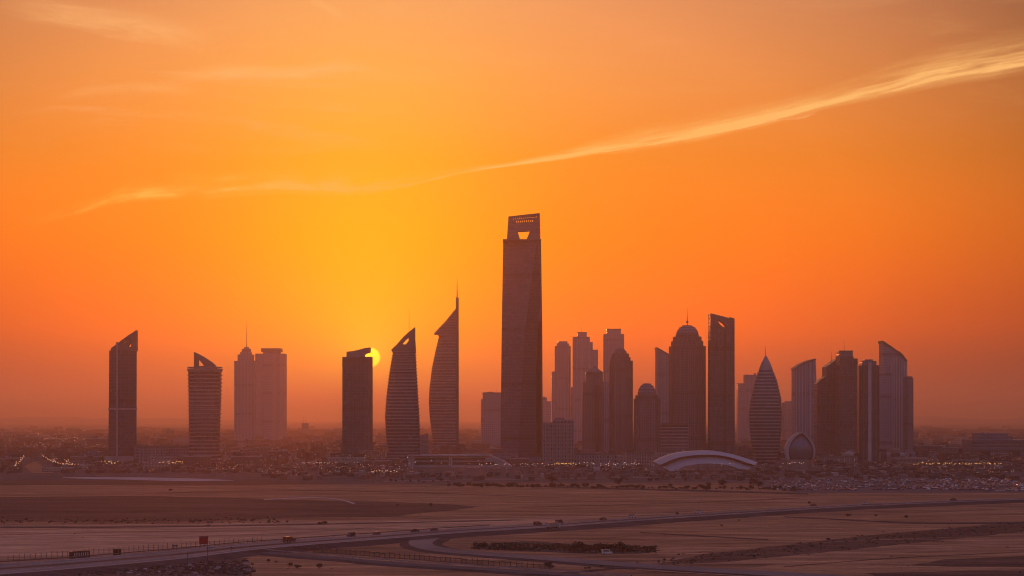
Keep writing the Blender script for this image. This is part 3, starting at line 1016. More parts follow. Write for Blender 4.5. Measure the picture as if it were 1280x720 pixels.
# --- the tallest tower
t = Tower('tallest_tower', 'tallest tower of all, with trapezoid opening through its crown and diagonal crease', 652, 577)
sec = [(0, diam(t.X(625.4), t.X(647), t.X(678.2), 15, 30)), (t.Z(420), diam(t.X(627), t.X(655.5), t.X(677.6), 15, 28)), (t.Z(300.8), diam(t.X(629), t.X(671), t.X(676), 15, 24))]
bm = BM(); loft(bm, sec); t.part('tower_body', bm, M['glass_smooth'])
bm = BM()
fz = []
for z, p in sec:
    (lx, ly), (cx_, cy_), (rx_, ry_) = p[0], p[1], p[2]
    fz.append((z, [(cx_ + 0.3, cy_ - 0.35), (rx_ + 0.35, ry_ - 0.3), (rx_ - 0.5, ry_ + 1.2), (cx_ + 1.2, cy_ + 1.2)]))
loft(bm, fz, True, True); t.part('folded_facet', bm, M['glass_shaded'], label='folded facet right of the diagonal crease, its shade painted darker')  # shaded right face painted by a darker glass skin
bm = BM()
for px, py in ((676.4, 331.4), (677.8, 402)):
    box(bm, t.X(670), t.X(px), -4, 8, 0, t.Z(py))
t.part('corner_buttress', bm, M['trim_dark'])
hole = t.P((646.8, 289.6), (662.8, 288.8), (658.2, 300), (650, 300))
slot = []
rnd = random.Random(3)
for i in range(12):
    a = 641.2 + i * 2.55
    y0 = 272.9 - (a - 640.8) * 0.09
    slot.append(t.P((a, y0 + 2.2), (a, y0), (a + 1.5, y0 - 0.1), (a + 1.5, y0 + 2.1)))
for i in range(9):
    a = 645.2 + i * 2.5
    y0 = 275.4 - (a - 645) * 0.05
    slot.append(t.P((a, y0 + 3.6), (a + 0.5, y0), (a + 1.4, y0), (a + 0.9, y0 + 3.6)))
bm = BM()
prism(bm, t.P((633.6, 301.5), (634.6, 285), (635.6, 271.4), (655, 269.2), (674.6, 267.2), (675.4, 301.5)), -9, 9, [hole] + slot)
t.part('crown', bm, M['glass_smooth'])
bm = BM(); box(bm, t.X(628.6), t.X(676.4), -15, 15, t.Z(301.6), t.Z(300.2)); t.part('roof_ledge', bm, M['trim_dark'])
bm = BM(); box(bm, t.X(616), t.X(648), -26, -12, 0, t.Z(560.4)); box(bm, t.X(648.2), t.X(684), -24, -12, 0, t.Z(571)); t.part('podium', bm, M['stone_dark'])

# --- centre group
t = Tower('stub_tower', 'faint stepped tower showing just right of the tallest tower', 684, 552)
t.block('tower_body', M['stone'], 677, 683.6, 497, dep=24)
t.block('side_wing', M['stone'], 683.6, 688.8, 501.6, dep=22)
t.block('roof_room', M['stone'], 678, 681.4, 495.8, 497, dep=8)

t = Tower('round_shouldered_tower', 'hazy pale tower with notched rounded shoulders and lower wing on left', 702, 555)
t.block('tower_body', M['pale'], 694.2, 712.6, 433, dep=30, ch=2.2, rb=(4.6, 0.8, 0.5))
t.block('upper_tier', M['pale'], 695.6, 711.4, 429.6, 433, dep=24)
t.block('crown', M['stone'], 697.6, 709.2, 426.8, 429.6, dep=19)
t.block('side_wing', M['pale'], 689.6, 694.2, 464.6, dep=26)

t = Tower('stepped_tower', 'hazy tower stepping down to the right in three terraces, with short antenna', 731, 555)
t.block('tower_body', M['stone'], 716.6, 736.4, 421.4, dep=34, rb=(4.9, 0.8, 0.5))
t.block('crown', M['stone'], 721.8, 733.4, 416, 421.4, dep=22)
t.block('side_wing', M['stone'], 736.4, 740.6, 428, dep=32)
t.block('side_wing', M['stone'], 740.6, 747.2, 437.4, dep=28)
t.block('side_wing', M['pale'], 713.8, 716.6, 484, dep=26)
t.mast(726.6, 408, 416, 0.3)
t.cap(721.8, 733.4, 416, 22, 1)

t = Tower('grid_office_block', 'wide mid-rise office block with fine window grid at the tallest tower\'s foot', 697.5, 581, 'building')
t.block('building_body', M['grid'], 678.4, 716.6, 528, dep=30)
t.block('upper_tier', M['grid'], 691.6, 716.6, 524.4, 528, dep=24)
t.block('roof_room', M['stone_dark'], 694, 705, 522.6, 524.4, dep=12)
bm = BM()
for i in range(14):
    px = 678.8 + i * 2.9
    box(bm, t.X(px) - 0.35, t.X(px) + 0.35, -16, -15, 0, t.Z(528.4))
t.part('mullions', bm, M['trim'])

t = Tower('pyramid_topped_tower', 'dark ribbed tower with small pyramid roof and glossy vertical bay', 741, 571)
t.block('tower_body', M['stone_dark'], 728.6, 753, 477.8, dep=30, rb=(3.1, 0.9, 0.8), rmat=M['trim_dark'])
t.block('upper_tier', M['stone_dark'], 732.8, 752.6, 467, 477.8, dep=24, rb=(3.3, 0.7, 0.5), rmat=M['trim_dark'])
t.block('side_wing', M['stone'], 753, 760.6, 478, dep=22)
bm = BM()
pb = rect(t.X(732.2), t.X(753.2), -13.5, 13.5)
pt_ = rect(t.X(741), t.X(745), -2, 2)
loft(bm, [(t.Z(467), pb), (t.Z(465.4), pb), (t.Z(459.4), pt_), (t.Z(457), rect(t.X(742.8), t.X(744.2), -0.6, 0.6))], True, True)
t.part('pyramid_roof', bm, M['trim_dark'])
bm = BM(); box(bm, t.X(743.6), t.X(748.4), -18.6, -15, 0, t.Z(482)); t.part('glass_bay', bm, M['egg_glass'])
bm = BM(); box(bm, t.X(726.4), t.X(762), -20, 12, 0, t.Z(565)); t.part('podium', bm, M['stone'])

t = Tower('twin_antenna_tower', 'hazy square-shouldered tower with short antenna at each roof corner', 767, 555)
t.block('tower_body', M['stone'], 755, 779.2, 418, dep=36, ch=1.5, rb=(4, 0.7, 0.5))
t.block('upper_tier', M['stone'], 758.4, 775.8, 411.8, 418, dep=26)
t.cap(758.4, 775.8, 411.8, 26, 1)
t.mast(758.8, 406.4, 411.8, 0.3); t.mast(775.2, 407.8, 411.8, 0.3)


def dome_tower(name, label, base, body, top, tiers, dome, spacing, mat, rmat, spire=None, ball=None):
    x0, x1 = body
    t = Tower(name, label, (x0 + x1) / 2, base)
    w = (x1 - x0) * t.s
    pl = cham(t.X(x0), t.X(x1), -w * 0.45, w * 0.45, w * 0.16)
    secs = [(0, pl), (t.Z(top), pl)]
    bm = BM(); loft(bm, secs); t.part('tower_body', bm, mat)
    bm = BM(); ribs(bm, secs, 0, t.Z(top) + 1.2, spacing * t.s, spacing * 0.38 * t.s, 0.75 * t.s); t.part('pilasters', bm, rmat)
    bm = BM(); loft(bm, [(t.Z(top) - 1, grow(pl, 1.0)), (t.Z(top) + 0.9, grow(pl, 1.0))], True, True); t.part('cornice', bm, rmat)
    pb = top
    for a, b, py in tiers:
        ww = (b - a) * t.s
        tl = cham(t.X(a), t.X(b), -ww * 0.44, ww * 0.44, ww * 0.2)
        bm = BM(); loft(bm, [(t.Z(pb), tl), (t.Z(py), tl)]); t.part('upper_tier', bm, mat)
        bm = BM(); loft(bm, [(t.Z(py) - 0.8, grow(tl, 0.7)), (t.Z(py) + 0.5, grow(tl, 0.7))], True, True)
        ribs(bm, [(t.Z(pb), tl), (t.Z(py), tl)], t.Z(pb), t.Z(py), spacing * t.s, spacing * 0.35 * t.s, 0.6); t.part('cornice', bm, rmat)
        pb = py
    a, b, py = dome
    rx = (b - a) / 2 * t.s
    hgt = t.Z(py) - t.Z(pb)
    bm = BM()
    n = 9
    sc = []
    for i in range(n + 1):
        f = i / n
        k = math.cos(f * math.pi / 2) ** 0.85
        sc.append((t.Z(pb) + hgt * math.sin(f * math.pi / 2), oval(t.X((a + b) / 2) - max(rx * k, 0.2), t.X((a + b) / 2) + max(rx * k, 0.2), max(rx * k, 0.2), 24)))
    loft(bm, sc); t.part('dome', bm, M['stone_dark'], smooth=False)
    bm = BM()
    for i in range(1, n - 1, 2):
        z, pl2 = sc[i]
        loft(bm, [(z - 0.5, grow(pl2, 0.5)), (z + 0.5, grow(pl2, 0.5))], True, True)
    t.part('dome_rings', bm, rmat)
    if ball:
        bm = BM(); cx = t.X((a + b) / 2)
        bp = [(ball[1] + 1.6, 0.3), (ball[1] + 1.1, 1.2), (ball[1], 1.6), (ball[1] - 1.1, 1.1), (ball[1] - 2, 0.4)]
        loft(bm, [(t.Z(q), oval(cx - r * t.s, cx + r * t.s, r * t.s, 12)) for q, r in bp], True, True); t.part('finial', bm, M['metal'])
    if spire:
        t.mast((a + b) / 2, spire, py, 0.5, 0, 'spire', 0.2)
    return t


t = dome_tower('blunt_dome_tower', 'ribbed tower with blunt stepped dome, no spire, in front of twin-antenna tower', 571, (762.2, 789.6), 452, [(764, 787, 447), (765.6, 785.2, 442.6)], (767, 783.6, 435.8), 3.9, M['stone_dark'], M['trim_dark'])
t = dome_tower('short_dome_tower', 'shorter domed ribbed tower with round cap, right of the blunt dome tower', 573, (793.6, 824), 499.4, [(795.4, 821.8, 494.6)], (797, 820, 479), 3.7, M['stone_dark'], M['trim_dark'])
t = Tower('slant_roof_tower', 'pale hazy tower with sharply slanted roof, half behind the big domed tower', 832, 563)
bm = BM(); prism(bm, t.P((821.6, 563), (821.6, 434.8), (830, 439.6), (841, 446.4), (844, 563)), -2, 26); t.part('tower_body', bm, M['pale'])
bm = BM()
for px in (823.4, 827, 830.6, 834.2):
    box(bm, t.X(px) - 0.5, t.X(px) + 0.5, -3, -2, 0, t.Z(441 + (px - 823) * 0.5))
t.part('pilasters', bm, M['trim'])
bm = BM(); prism(bm, t.P((821, 436), (821, 434), (841, 445.4), (841, 447.4)), -3, 27); t.part('roof_edge', bm, M['trim_dark'])
t = dome_tower('great_dome_tower', 'big ribbed tower with wide dome, ball finial and needle spire', 570, (838.8, 879.4), 434, [(840.8, 877, 427), (843, 875, 421.4)], (844.6, 873.6, 406.4), 4.6, M['stone_dark'], M['trim_dark'], 383.4, (0, 402.4))

t = Tower('ribbon_window_block', 'low wide block striped with ribbon windows in front of great dome tower', 840, 572, 'building')
sec = [(0, rect(t.X(821), t.X(858.4), -22, -6)), (t.Z(530.6), rect(t.X(821), t.X(858.4), -22, -6))]
bm = BM(); loft(bm, sec); t.part('building_body', bm, M['bands'])
bm = BM(); slabs(bm, sec, 4, t.Z(531), 4.6, 0.7, 1.3); t.part('floor_ledges', bm, M['trim'])
t.block('roof_room', M['stone_dark'], 826, 850, 529, 530.6, dep=8, y0=-18)

t = Tower('leaf_opening_tower', 'tall slab tower with leaf-shaped hole under its slanted roof', 902, 571)
pr = t.P((886.6, 571), (886.8, 392), (893, 393.4), (901, 395.4), (908.6, 397.4), (909.8, 400), (911, 396.8), (916.8, 398.2), (917.4, 571))
hl = t.P((893.8, 397.4), (896.6, 400.4), (901.8, 402.2), (905.6, 405), (908.4, 409), (903, 409.3), (899.4, 406.6), (896.2, 402.4))
bm = BM(); prism(bm, pr, -9, 13, [hl]); t.part('tower_body', bm, M['glass_dark'])
bm = BM(); box(bm, t.X(903.2), t.X(905.8), -10.2, -8, 0, t.Z(413)); t.part('centre_groove', bm, M['egg_glass'])
bm = BM()
for px in (887.2, 892, 897.4, 911, 916.6):
    box(bm, t.X(px) - 0.35, t.X(px) + 0.35, -9.8, -8.5, 0, t.Z(412 if 890 < px < 912 else 400))
t.part('mullions', bm, M['trim_dark'])

# --- white arch
t = Tower('arched_pavilion', 'low white crescent-shaped arch pavilion with dark groove along its front', 881.5, 589, 'pavilion')
UP = [(817.6, 577.4), (825, 573.4), (835.2, 569), (845, 566.4), (856.3, 564.6), (870, 563.6), (884.4, 563.2), (895, 563.9), (904, 565.3), (914, 567.5), (923.8, 570.2), (934, 573.6), (945.6, 577.7)]
LO = [(836, 588.6), (841, 588.8), (845.5, 586.6), (851, 583.4), (858, 581.2), (870, 579.4), (883, 578.8), (896, 579.4), (906, 580.6), (915, 583), (921, 586), (926, 588.6), (930, 588.2)]


def arch_band(f0, f1, y0, y1, yb):
    bm = BM()
    rows = []
    for (ax, ay), (bx, by) in zip(UP, LO):
        p0 = (ax + (bx - ax) * f0, ay + (by - ay) * f0)
        p1 = (ax + (bx - ax) * f1, ay + (by - ay) * f1)
        rows.append([bm.verts.new((t.X(p0[0]), y0, t.Z(p0[1]))), bm.verts.new((t.X(p1[0]), y1, t.Z(p1[1]))), bm.verts.new((t.X(p1[0]), yb, t.Z(p1[1]))), bm.verts.new((t.X(p0[0]), yb, t.Z(p0[1])))])
    for a, b in zip(rows, rows[1:]):
        for i in range(4):
            j = (i + 1) % 4
            bm.faces.new((a[i], a[j], b[j], b[i]))
    bm.faces.new(rows[0]); bm.faces.new(rows[-1])
    return bm


t.part('upper_rim', arch_band(0.0, 0.30, -10, -17, 25), M['white'])
t.part('groove', arch_band(0.27, 0.52, -11, -12, 22), M['trim_dark'], label='dark recessed groove')
t.part('lower_band', arch_band(0.50, 1.0, -13, -19, 20), M['white'])

# --- right group
t = Tower('faint_twin_step_tower', 'faint pale two-step tower between leaf-hole tower and bullet tower', 934, 554)
t.block('tower_body', M['pale'], 931, 950, 468.6, dep=34, rb=(4.5, 0.7, 0.5))
t.block('side_wing', M['pale'], 921.6, 931, 479.2, dep=30)
t.block('roof_room', M['stone'], 941.6, 944.4, 466.4, 468.6, dep=8)

t = Tower('bullet_tower', 'bullet-shaped tower wrapped in horizontal louvres, with pointed cap and spire', 957, 580)
PR = [(580, 946.5, 967.6), (573.7, 944.2, 970.0), (557.8, 939.8, 974.4), (536.7, 937, 977), (515.6, 936.2, 977.4), (497, 938.8, 976), (476, 944, 971), (462.8, 948.6, 966), (453, 952.6, 962), (446, 956.2, 958.4)]
sec = [(t.Z(a), oval(t.X(b), t.X(c), (c - b) * 0.46 * t.s, 28)) for a, b, c in PR]
sec[0] = (0, sec[0][1])
bm = BM(); loft(bm, sec); t.part('tower_body', bm, M['glass_dark'], smooth=True)
bm = BM(); slabs(bm, sec, 3, t.Z(463), 4.0, 0.75, 1.5); t.part('louvres', bm, M['slab'])
bm = BM(); loft(bm, [(z, grow(p, 0.4)) for z, p in sec[7:]] + [(t.Z(444.6), oval(t.X(956.9), t.X(957.7), 0.4, 28))]); t.part('pointed_cap', bm, M['slab'], smooth=True)
t.mast(956.9, 432, 446, 0.4, 0, 'spire', 0.2)
t = Tower('faint_slim_tower', 'faint slim pale tower just right of the bullet tower', 985, 553)
t.block('tower_body', M['pale'], 978.8, 992, 503.4, dep=24, rb=(4, 0.8, 0.4))
t.block('roof_room', M['stone'], 981, 989.6, 501.4, 503.4, dep=14)

t = Tower('egg_pavilion', 'egg-shaped glass pavilion with pale shell rim on a low base', 998.5, 584, 'pavilion')
EG = [(574.6, 983.4, 1014.6), (571, 982.2, 1016.2), (566, 981.2, 1017.2), (561, 981, 1017.4), (556, 982.2, 1016), (551, 984.8, 1013.2), (546.6, 988.6, 1009.8), (543, 993, 1006), (540.6, 997.4, 1002)]
sec = [(t.Z(a), oval(t.X(b), t.X(c), (c - b) * 0.42 * t.s, 28)) for a, b, c in EG]
bm = BM(); loft(bm, sec, True, True); t.part('glass_shell', bm, M['egg_shell_glass'], smooth=True)
bm = BM()
ins = [(574.4, 985.6, 1013.4), (571, 984.8, 1014), (566, 984, 1014.6), (561, 984.2, 1014.2), (556, 985.8, 1012.6), (551, 988.4, 1009.8), (546.6, 992, 1006.6), (543.6, 996, 1003), (542, 998.4, 1001)]
out = [t.P((b - 0.5, a))[0] for a, b, c in EG] + [t.P((c + 0.5, a))[0] for a, b, c in EG[::-1]]
inn = [t.P((b + 0.4, a))[0] for a, b, c in ins] + [t.P((c + 1.0, a))[0] for a, b, c in ins[::-1]]
prism(bm, out, -9, 4, [inn]); t.part('shell_rim', bm, M['white'])
bm = BM(); loft(bm, [(0, oval(t.X(985), t.X(1009.5), 13, 28)), (t.Z(574.4), oval(t.X(982.8), t.X(1014.4), 16, 28))], True); t.part('base', bm, M['trim'])

t = Tower('arc_roof_tower', 'ribbed grey tower with roof arcing up to the right, behind egg pavilion', 1005, 568)
pr = t.P((991.6, 568), (991.6, 461.4), (995, 458.4), (1000.3, 455.2), (1008, 451.8), (1017.4, 449.2), (1018.4, 470), (1018.8, 568))
bm = BM(); prism(bm, pr, -12, 14); t.part('tower_body', bm, M['stone'])
bm = BM()
for px, py in ((993, 462), (996.6, 459), (1000.6, 457), (1004.6, 455), (1011, 453), (1015.4, 452)):
    box(bm, t.X(px) - 0.8, t.X(px) + 0.8, -13.2, -11.8, 0, t.Z(py))
t.part('pilasters', bm, M['strip'])
bm = BM(); prism(bm, t.P((991, 462), (991, 460.6), (995, 457.6), (1000.3, 454.4), (1008, 451), (1017.8, 448.4), (1017.8, 450.2), (1008, 452.8), (1000.3, 456.2), (995, 459.4)), -14, 16); t.part('roof_edge', bm, M['trim_dark'])

t = Tower('double_curve_tower', 'dark tower with two curved roof steps rising right, beside square dark tower', 1033, 571)
bm = BM(); prism(bm, t.P((1019.4, 571), (1019.6, 479.6), (1024, 475), (1030.6, 470.4), (1030.6, 571)), -9, 13); t.part('lower_wing', bm, M['glass_dark'])
bm = BM(); prism(bm, t.P((1030.6, 571), (1030.6, 458.8), (1036, 455), (1044, 449), (1045.6, 452), (1046, 571)), -12, 16); t.part('tower_body', bm, M['glass_dark'])
bm = BM()
for px in (1031, 1034.8, 1038.6, 1042.4):
    box(bm, t.X(px) - 0.4, t.X(px) + 0.4, -12.8, -11.6, 0, t.Z(460 - (px - 1031) * 0.7))
t.part('mullions', bm, M['trim_dark'])
t.mast(1039.4, 438.6, 452, 0.3, 0, 'antenna'); t.mast(1044.6, 441, 449, 0.2, 0, 'antenna')

t = Tower('square_dark_tower', 'dark flat-topped tower with lower right shoulder and thin antenna', 1058, 572)
t.block('tower_body', M['glass_dark'], 1047.6, 1064, 446, dep=32, rb=(4.2, 0.4, 0.4), rmat=M['trim_dark'])
t.block('side_wing', M['glass_dark'], 1064.6, 1070, 448.4, dep=28)
t.block('crown', M['stone_dark'], 1047.4, 1064.2, 439.6, 446, dep=24)
t.cap(1047.4, 1064.2, 439.6, 24, 1.2)
t.mast(1055.2, 424.6, 439.6, 0.3, 0, 'antenna'); t.mast(1049, 436, 439.6, 0.25, 0, 'antenna')

t = Tower('fluted_tower', 'dark fluted tower of upright columns with stepped flat top', 1085, 578)
sec = [(0, cham(t.X(1073.6), t.X(1096.6), -12, 12, 4)), (t.Z(457.6), cham(t.X(1073.6), t.X(1096.6), -12, 12, 4))]
bm = BM(); loft(bm, sec); t.part('tower_body', bm, M['glass_dark'])
bm = BM(); ribs(bm, sec, 0, t.Z(456.8), 3.4, 1.3, 1.0); t.part('flutes', bm, M['trim_dark'])
bm = BM(); box(bm, t.X(1082.6), t.X(1086.8), -14.6, -12, 0, t.Z(453)); t.part('centre_column', bm, M['strip'])
t.block('crown', M['stone_dark'], 1076.2, 1094, 451.4, 457.6, dep=18)
t.block('roof_room', M['stone_dark'], 1080, 1090.4, 449.4, 451.4, dep=10)

t = Tower('plain_grey_tower', 'plain grey flat-roofed tower squeezed between fluted and quarter-round towers', 1105, 571)
t.block('tower_body', M['stone'], 1096.8, 1113.8, 468.8, dep=26, y0=-6, rb=(4.2, 0.4, 0.4))
t.cap(1096.8, 1113.8, 468.8, 26, 1.3, y0=-6)
t.block('roof_room', M['stone_dark'], 1109, 1113.4, 466.2, 468.8, dep=8)

t = Tower('quarter_round_tower', 'grey ribbed tower with roof curving down to the right in a quarter round', 1120, 570)
pr = t.P((1104.6, 570), (1104.6, 426.8), (1111.2, 431.2), (1117, 435), (1121.8, 438.6), (1126, 440.8), (1129.7, 444.6), (1134.8, 451.4), (1135.2, 570))
bm = BM(); prism(bm, pr, 4, 28); t.part('tower_body', bm, M['stone'])
bm = BM()
for px, py in ((1114.6, 452), (1118, 447), (1121.4, 445), (1124.8, 447), (1128.2, 449), (1131.6, 452), (1134.4, 454)):
    box(bm, t.X(px) - 0.7, t.X(px) + 0.7, 2.4, 4.2, 0, t.Z(py))
t.part('pilasters', bm, M['strip'])
bm = BM(); prism(bm, t.P((1104, 429), (1103.8, 425.6), (1111.4, 430.6), (1117.2, 434.4), (1122, 438), (1126.2, 440), (1130, 443.8), (1135.4, 451), (1134, 452), (1129.2, 445.8), (1121.4, 438.6), (1111, 432.2)), 2, 30); t.part('roof_edge', bm, M['trim_dark'])
t = Tower('end_slab_tower', 'narrow dark slab at the right end of the tower cluster', 1138, 572)
t.block('tower_body', M['stone_dark'], 1134.6, 1141.8, 472.6, dep=24, y0=0)
t.block('crown', M['trim_dark'], 1135.4, 1141.4, 470.4, 472.6, dep=18, y0=3)
bm = BM(); slabs(bm, [(0, rect(t.X(1134.6), t.X(1141.8), 0, 24)), (t.Z(473), rect(t.X(1134.6), t.X(1141.8), 0, 24))], 8, t.Z(474), 8, 0.3, 0.8); t.part('floor_lines', bm, M['trim_dark'])

t = Tower('rounded_podium', 'low pale rounded hall at the foot of the right-hand towers', 1108, 578, 'building')
sec = [(0, superoval(t.X(1091), t.X(1132), 10)), (t.Z(567.6), superoval(t.X(1092), t.X(1131), 9.5)), (t.Z(566), superoval(t.X(1095), t.X(1128), 7))]
bm = BM(); loft(bm, sec); t.part('hall_body', bm, M['concrete'])
bm = BM(); slabs(bm, sec[:2], 3, 9, 3.4, 0.4, 0.7); t.part('floor_ledges', bm, M['trim'])
t = Tower('corner_kiosk_building', 'small boxy pale building at right foot of the end slab', 1136, 577, 'building')
t.block('building_body', M['pale'], 1128, 1143, 565, dep=14)
bm = BM(); box(bm, t.X(1135), t.X(1138), -7.6, -6.9, t.Z(571), t.Z(567)); t.part('doorway', bm, M['egg_glass'])
t.block('roof_room', M['stone'], 1130, 1136, 563.4, 565, dep=6)

t = Tower('hazy_mall', 'long hazy flat building with raised middle, alone at far right', 1258, 573, 'building')
t.block('building_body', M['stone_dark'], 1214.8, 1310, 549.4, dep=60, y0=0)
t.block('upper_tier', M['stone_dark'], 1223.6, 1262, 541.4, 549.4, dep=34, y0=8)
t.block('upper_tier', M['stone_dark'], 1262, 1268, 545, 549.4, dep=20, y0=8)
bm = BM()
for z in (5, 11, 17, 22):
    box(bm, t.X(1214.6), t.X(1310), -1.4, 0.2, z, z + 1.2)
t.part('floor_ledges', bm, M['trim_dark'])
t.mast(1234, 539.4, 541.4, 0.3, 20)

# small podium halls at the feet of the towers
PH = [('arcaded_hall', 'low hall with close-set piers below pyramid-topped tower', 744, 717, 771, 567.6, 582, M['grid']),
      ('flat_hall', 'low flat-roofed hall below the short domed tower', 800, 782, 817, 566.4, 583, M['stone_dark']),
      ('low_annex', 'low dark annex beside the short domed tower\'s right foot', 830, 820, 842, 564, 582, M['stone']),
      ('low_terrace_block', 'low terraced block between egg pavilion and fluted tower', 1046, 1022, 1070, 571, 579, M['stone_dark'])]
for nm, lb, cx, a, b, top, base, mt in PH:
    t = Tower(nm, lb, cx, base, 'building')
    t.block('hall_body', mt, a, b, top, dep=22)
    bm = BM()
    px = a + 0.6
    while px < b:
        box(bm, t.X(px) - 0.35, t.X(px) + 0.35, -12, -11, 0, t.Z(top + 0.8))
        px += 3.1
    t.part('piers', bm, M['trim'])
    t.cap(a, b, top, 22, 0.9)
t = Tower('domed_rotunda', 'tiny low dome between egg pavilion and fluted tower', 1062, 575, 'building')
sc = [(0, oval(t.X(1053), t.X(1070), 9, 20)), (t.Z(568), oval(t.X(1053), t.X(1070), 9, 20)), (t.Z(565.6), oval(t.X(1055.6), t.X(1067.4), 6, 20)), (t.Z(564.2), oval(t.X(1060), t.X(1063), 1.6, 20))]
bm = BM(); loft(bm, sc); t.part('rotunda_body', bm, M['concrete'])
bm = BM(); loft(bm, [(t.Z(568.5), grow(sc[1][1], 0.7)), (t.Z(567.8), grow(sc[1][1], 0.7))], True, True); t.part('cornice', bm, M['trim'])

# ------------------------------------------------------------------ the low city on the plain
rnd = random.Random(21)
M['low_a'] = facade('low_block_plaster', (0.06, 0.05, 0.05), (0.30, 0.24, 0.21), 3.4, 3.6, 0.42, 0.45, 0.4)
M['low_b'] = facade('low_block_render', (0.05, 0.045, 0.045), (0.18, 0.135, 0.12), 3.4, 4.2, 0.42, 0.5, 0.4)
M['low_c'] = facade('low_block_dark', (0.04, 0.035, 0.035), (0.10, 0.08, 0.075), 3.6, 3.8, 0.45, 0.5, 0.4)

# separate low blocks near the towers' feet; farther ones run together
low_spots = []
KEEP = [(300, 362, 552), (428, 466, 572)]
tries = 0
while len(low_spots) < 90 and tries < 6000:
    tries += 1
    px = rnd.uniform(-10, 1290)
    py = rnd.choice([rnd.uniform(548, 566), rnd.uniform(566, 590)])
    if py > 574 and 1140 < px < 1290 and rnd.random() < 0.3:
        continue
    if 815 < px < 948 and py > 560 or 975 < px < 1020 and py > 565 or 505 < px < 645 and py > 562:
        continue
    if 25 < px < 70 and py > 572:
        continue
    if any(abs(px - a) < 13 and abs(py - b) < 1.6 for a, b in low_spots):
        continue
    low_spots.append((px, py))
low_proto = []
for k in range(6):
    w, d, h = [(26, 18, 9), (34, 16, 7), (20, 20, 13), (44, 18, 6), (16, 14, 16), (30, 22, 11)][k]
    w, d, h = (w, d, h)[0:3] and [(26, 18, 9), (34, 16, 7), (20, 20, 13), (44, 18, 6), (16, 14, 16), (30, 22, 11)][k]
    e = empty('low_block', (0, 0, 0))
    mt = (M['low_a'], M['low_b'], M['low_c'])[k % 3]
    bm = BM(); loft(bm, [(0, rect(-w / 2, w / 2, -d / 2, d / 2)), (h, rect(-w / 2, w / 2, -d / 2, d / 2))]); obj('block_body', bm, mt, e)
    bm = BM()
    for a in ((-w / 2 - .2, w / 2 + .2, -d / 2 - .2, -d / 2 + .4), (-w / 2 - .2, w / 2 + .2, d / 2 - .4, d / 2 + .2), (-w / 2 - .2, -w / 2 + .4, -d / 2 + .4, d / 2 - .4), (w / 2 - .4, w / 2 + .2, -d / 2 + .4, d / 2 - .4)):
        box(bm, *a, h - 0.3, h + 0.9)
    obj('parapet', bm, M['trim'], e)
    bm = BM(); box(bm, -w * 0.3, -w * 0.3 + 5, -2, 3, h, h + 3.2); obj('roof_room', bm, mt, e)
    low_proto.append(e)
low_used = [False] * 6
low_labels = ['low plaster block in the hazy city around the towers', 'long low rendered block in the hazy city around the towers', 'squat dark cubic block in the hazy city around the towers',
              'very long low block in the hazy city around the towers', 'small upright rendered block in the hazy city around the towers', 'broad dark block in the hazy city around the towers']
for i, (px, py) in enumerate(low_spots):
    k = i % 6
    o = low_proto[k] if not low_used[k] else copy_tree(low_proto[k])
    low_used[k] = True
    p = at(px, py)
    o.location = p
    o.rotation_euler = (0, 0, rnd.uniform(-0.3, 0.3))
    sc = rnd.uniform(0.7, 1.15) * (0.8 + p.y / 9000)
    o.scale = (sc, sc, sc * rnd.uniform(0.7, 1.1))
    tag(o, low_labels[k], 'low building', 'low buildings of the hazy city')

# the endless low roofs between and beyond them
bm = BM()
for i in range(6200):
    py = 536 + (rnd.random() ** 0.85) * 65
    px = rnd.uniform(-80, 1360)
    if 575 < py < 591 and (25 < px < 70 or 812 < px < 950 or 972 < px < 1022):
        continue
    if py > 586 and rnd.random() < (py - 586) / 18:
        continue
    if 505 < px < 648 and 568 < py < 593 or px < 330 and 591.5 < py:
        continue
    p = at(px, py)
    s = p.y / F
    w = rnd.uniform(3, 14) * s * (1 if py > 545 else 1.6)
    d = rnd.uniform(10, 30)
    h = rnd.choice((3.5, 4, 4.5, 6, 7, 9, 12)) * (1 + 0.25 * (p.y > 5000))
    if py > 600 and px < 450:
        continue
    if py > 579:
        h = min(h, 4.5) * rnd.uniform(0.5, 1); w *= 0.6
    box(bm, p.x - w / 2, p.x + w / 2, p.y - d / 2, p.y + d / 2, 0, h)
m, t_ = mat_new('city_roofs')
gp = t_.n('ShaderNodeNewGeometry')
isl = gp.outputs['Random Per Island']
finish(t_, t_.ramp(isl, [(0, (0.035, 0.027, 0.026)), (0.5, (0.085, 0.062, 0.058)), (0.85, (0.13, 0.097, 0.09)), (0.97, (0.22, 0.18, 0.165)), (1, (0.4, 0.34, 0.31))]), 0.75, 0.3)
tag(obj('low_roofs', bm, m), 'countless low roofs of the hazy city spreading around and beyond the towers', kind='stuff')


def emit(name, col, st):
    m = bpy.data.materials.new(name)
    m.use_nodes = True
    t = NT(m.node_tree)
    e = t.n('ShaderNodeEmission')
    e.inputs[0].default_value = (*col, 1)
    e.inputs[1].default_value = st
    o = t.n('ShaderNodeOutputMaterial')
    t.nt.links.new(e.outputs[0], o.inputs[0])
    try:
        m.cycles.emission_sampling = 'NONE'
    except Exception:
        pass
    return m


M['lamp_warm'] = emit('warm_lamp', (1.0, 0.48, 0.27), 0.95)
M['lamp_gold'] = emit('golden_lamp', (1.0, 0.50, 0.15), 1.1)
M['lamp_white'] = emit('white_lamp', (1.0, 0.58, 0.43), 0.75)


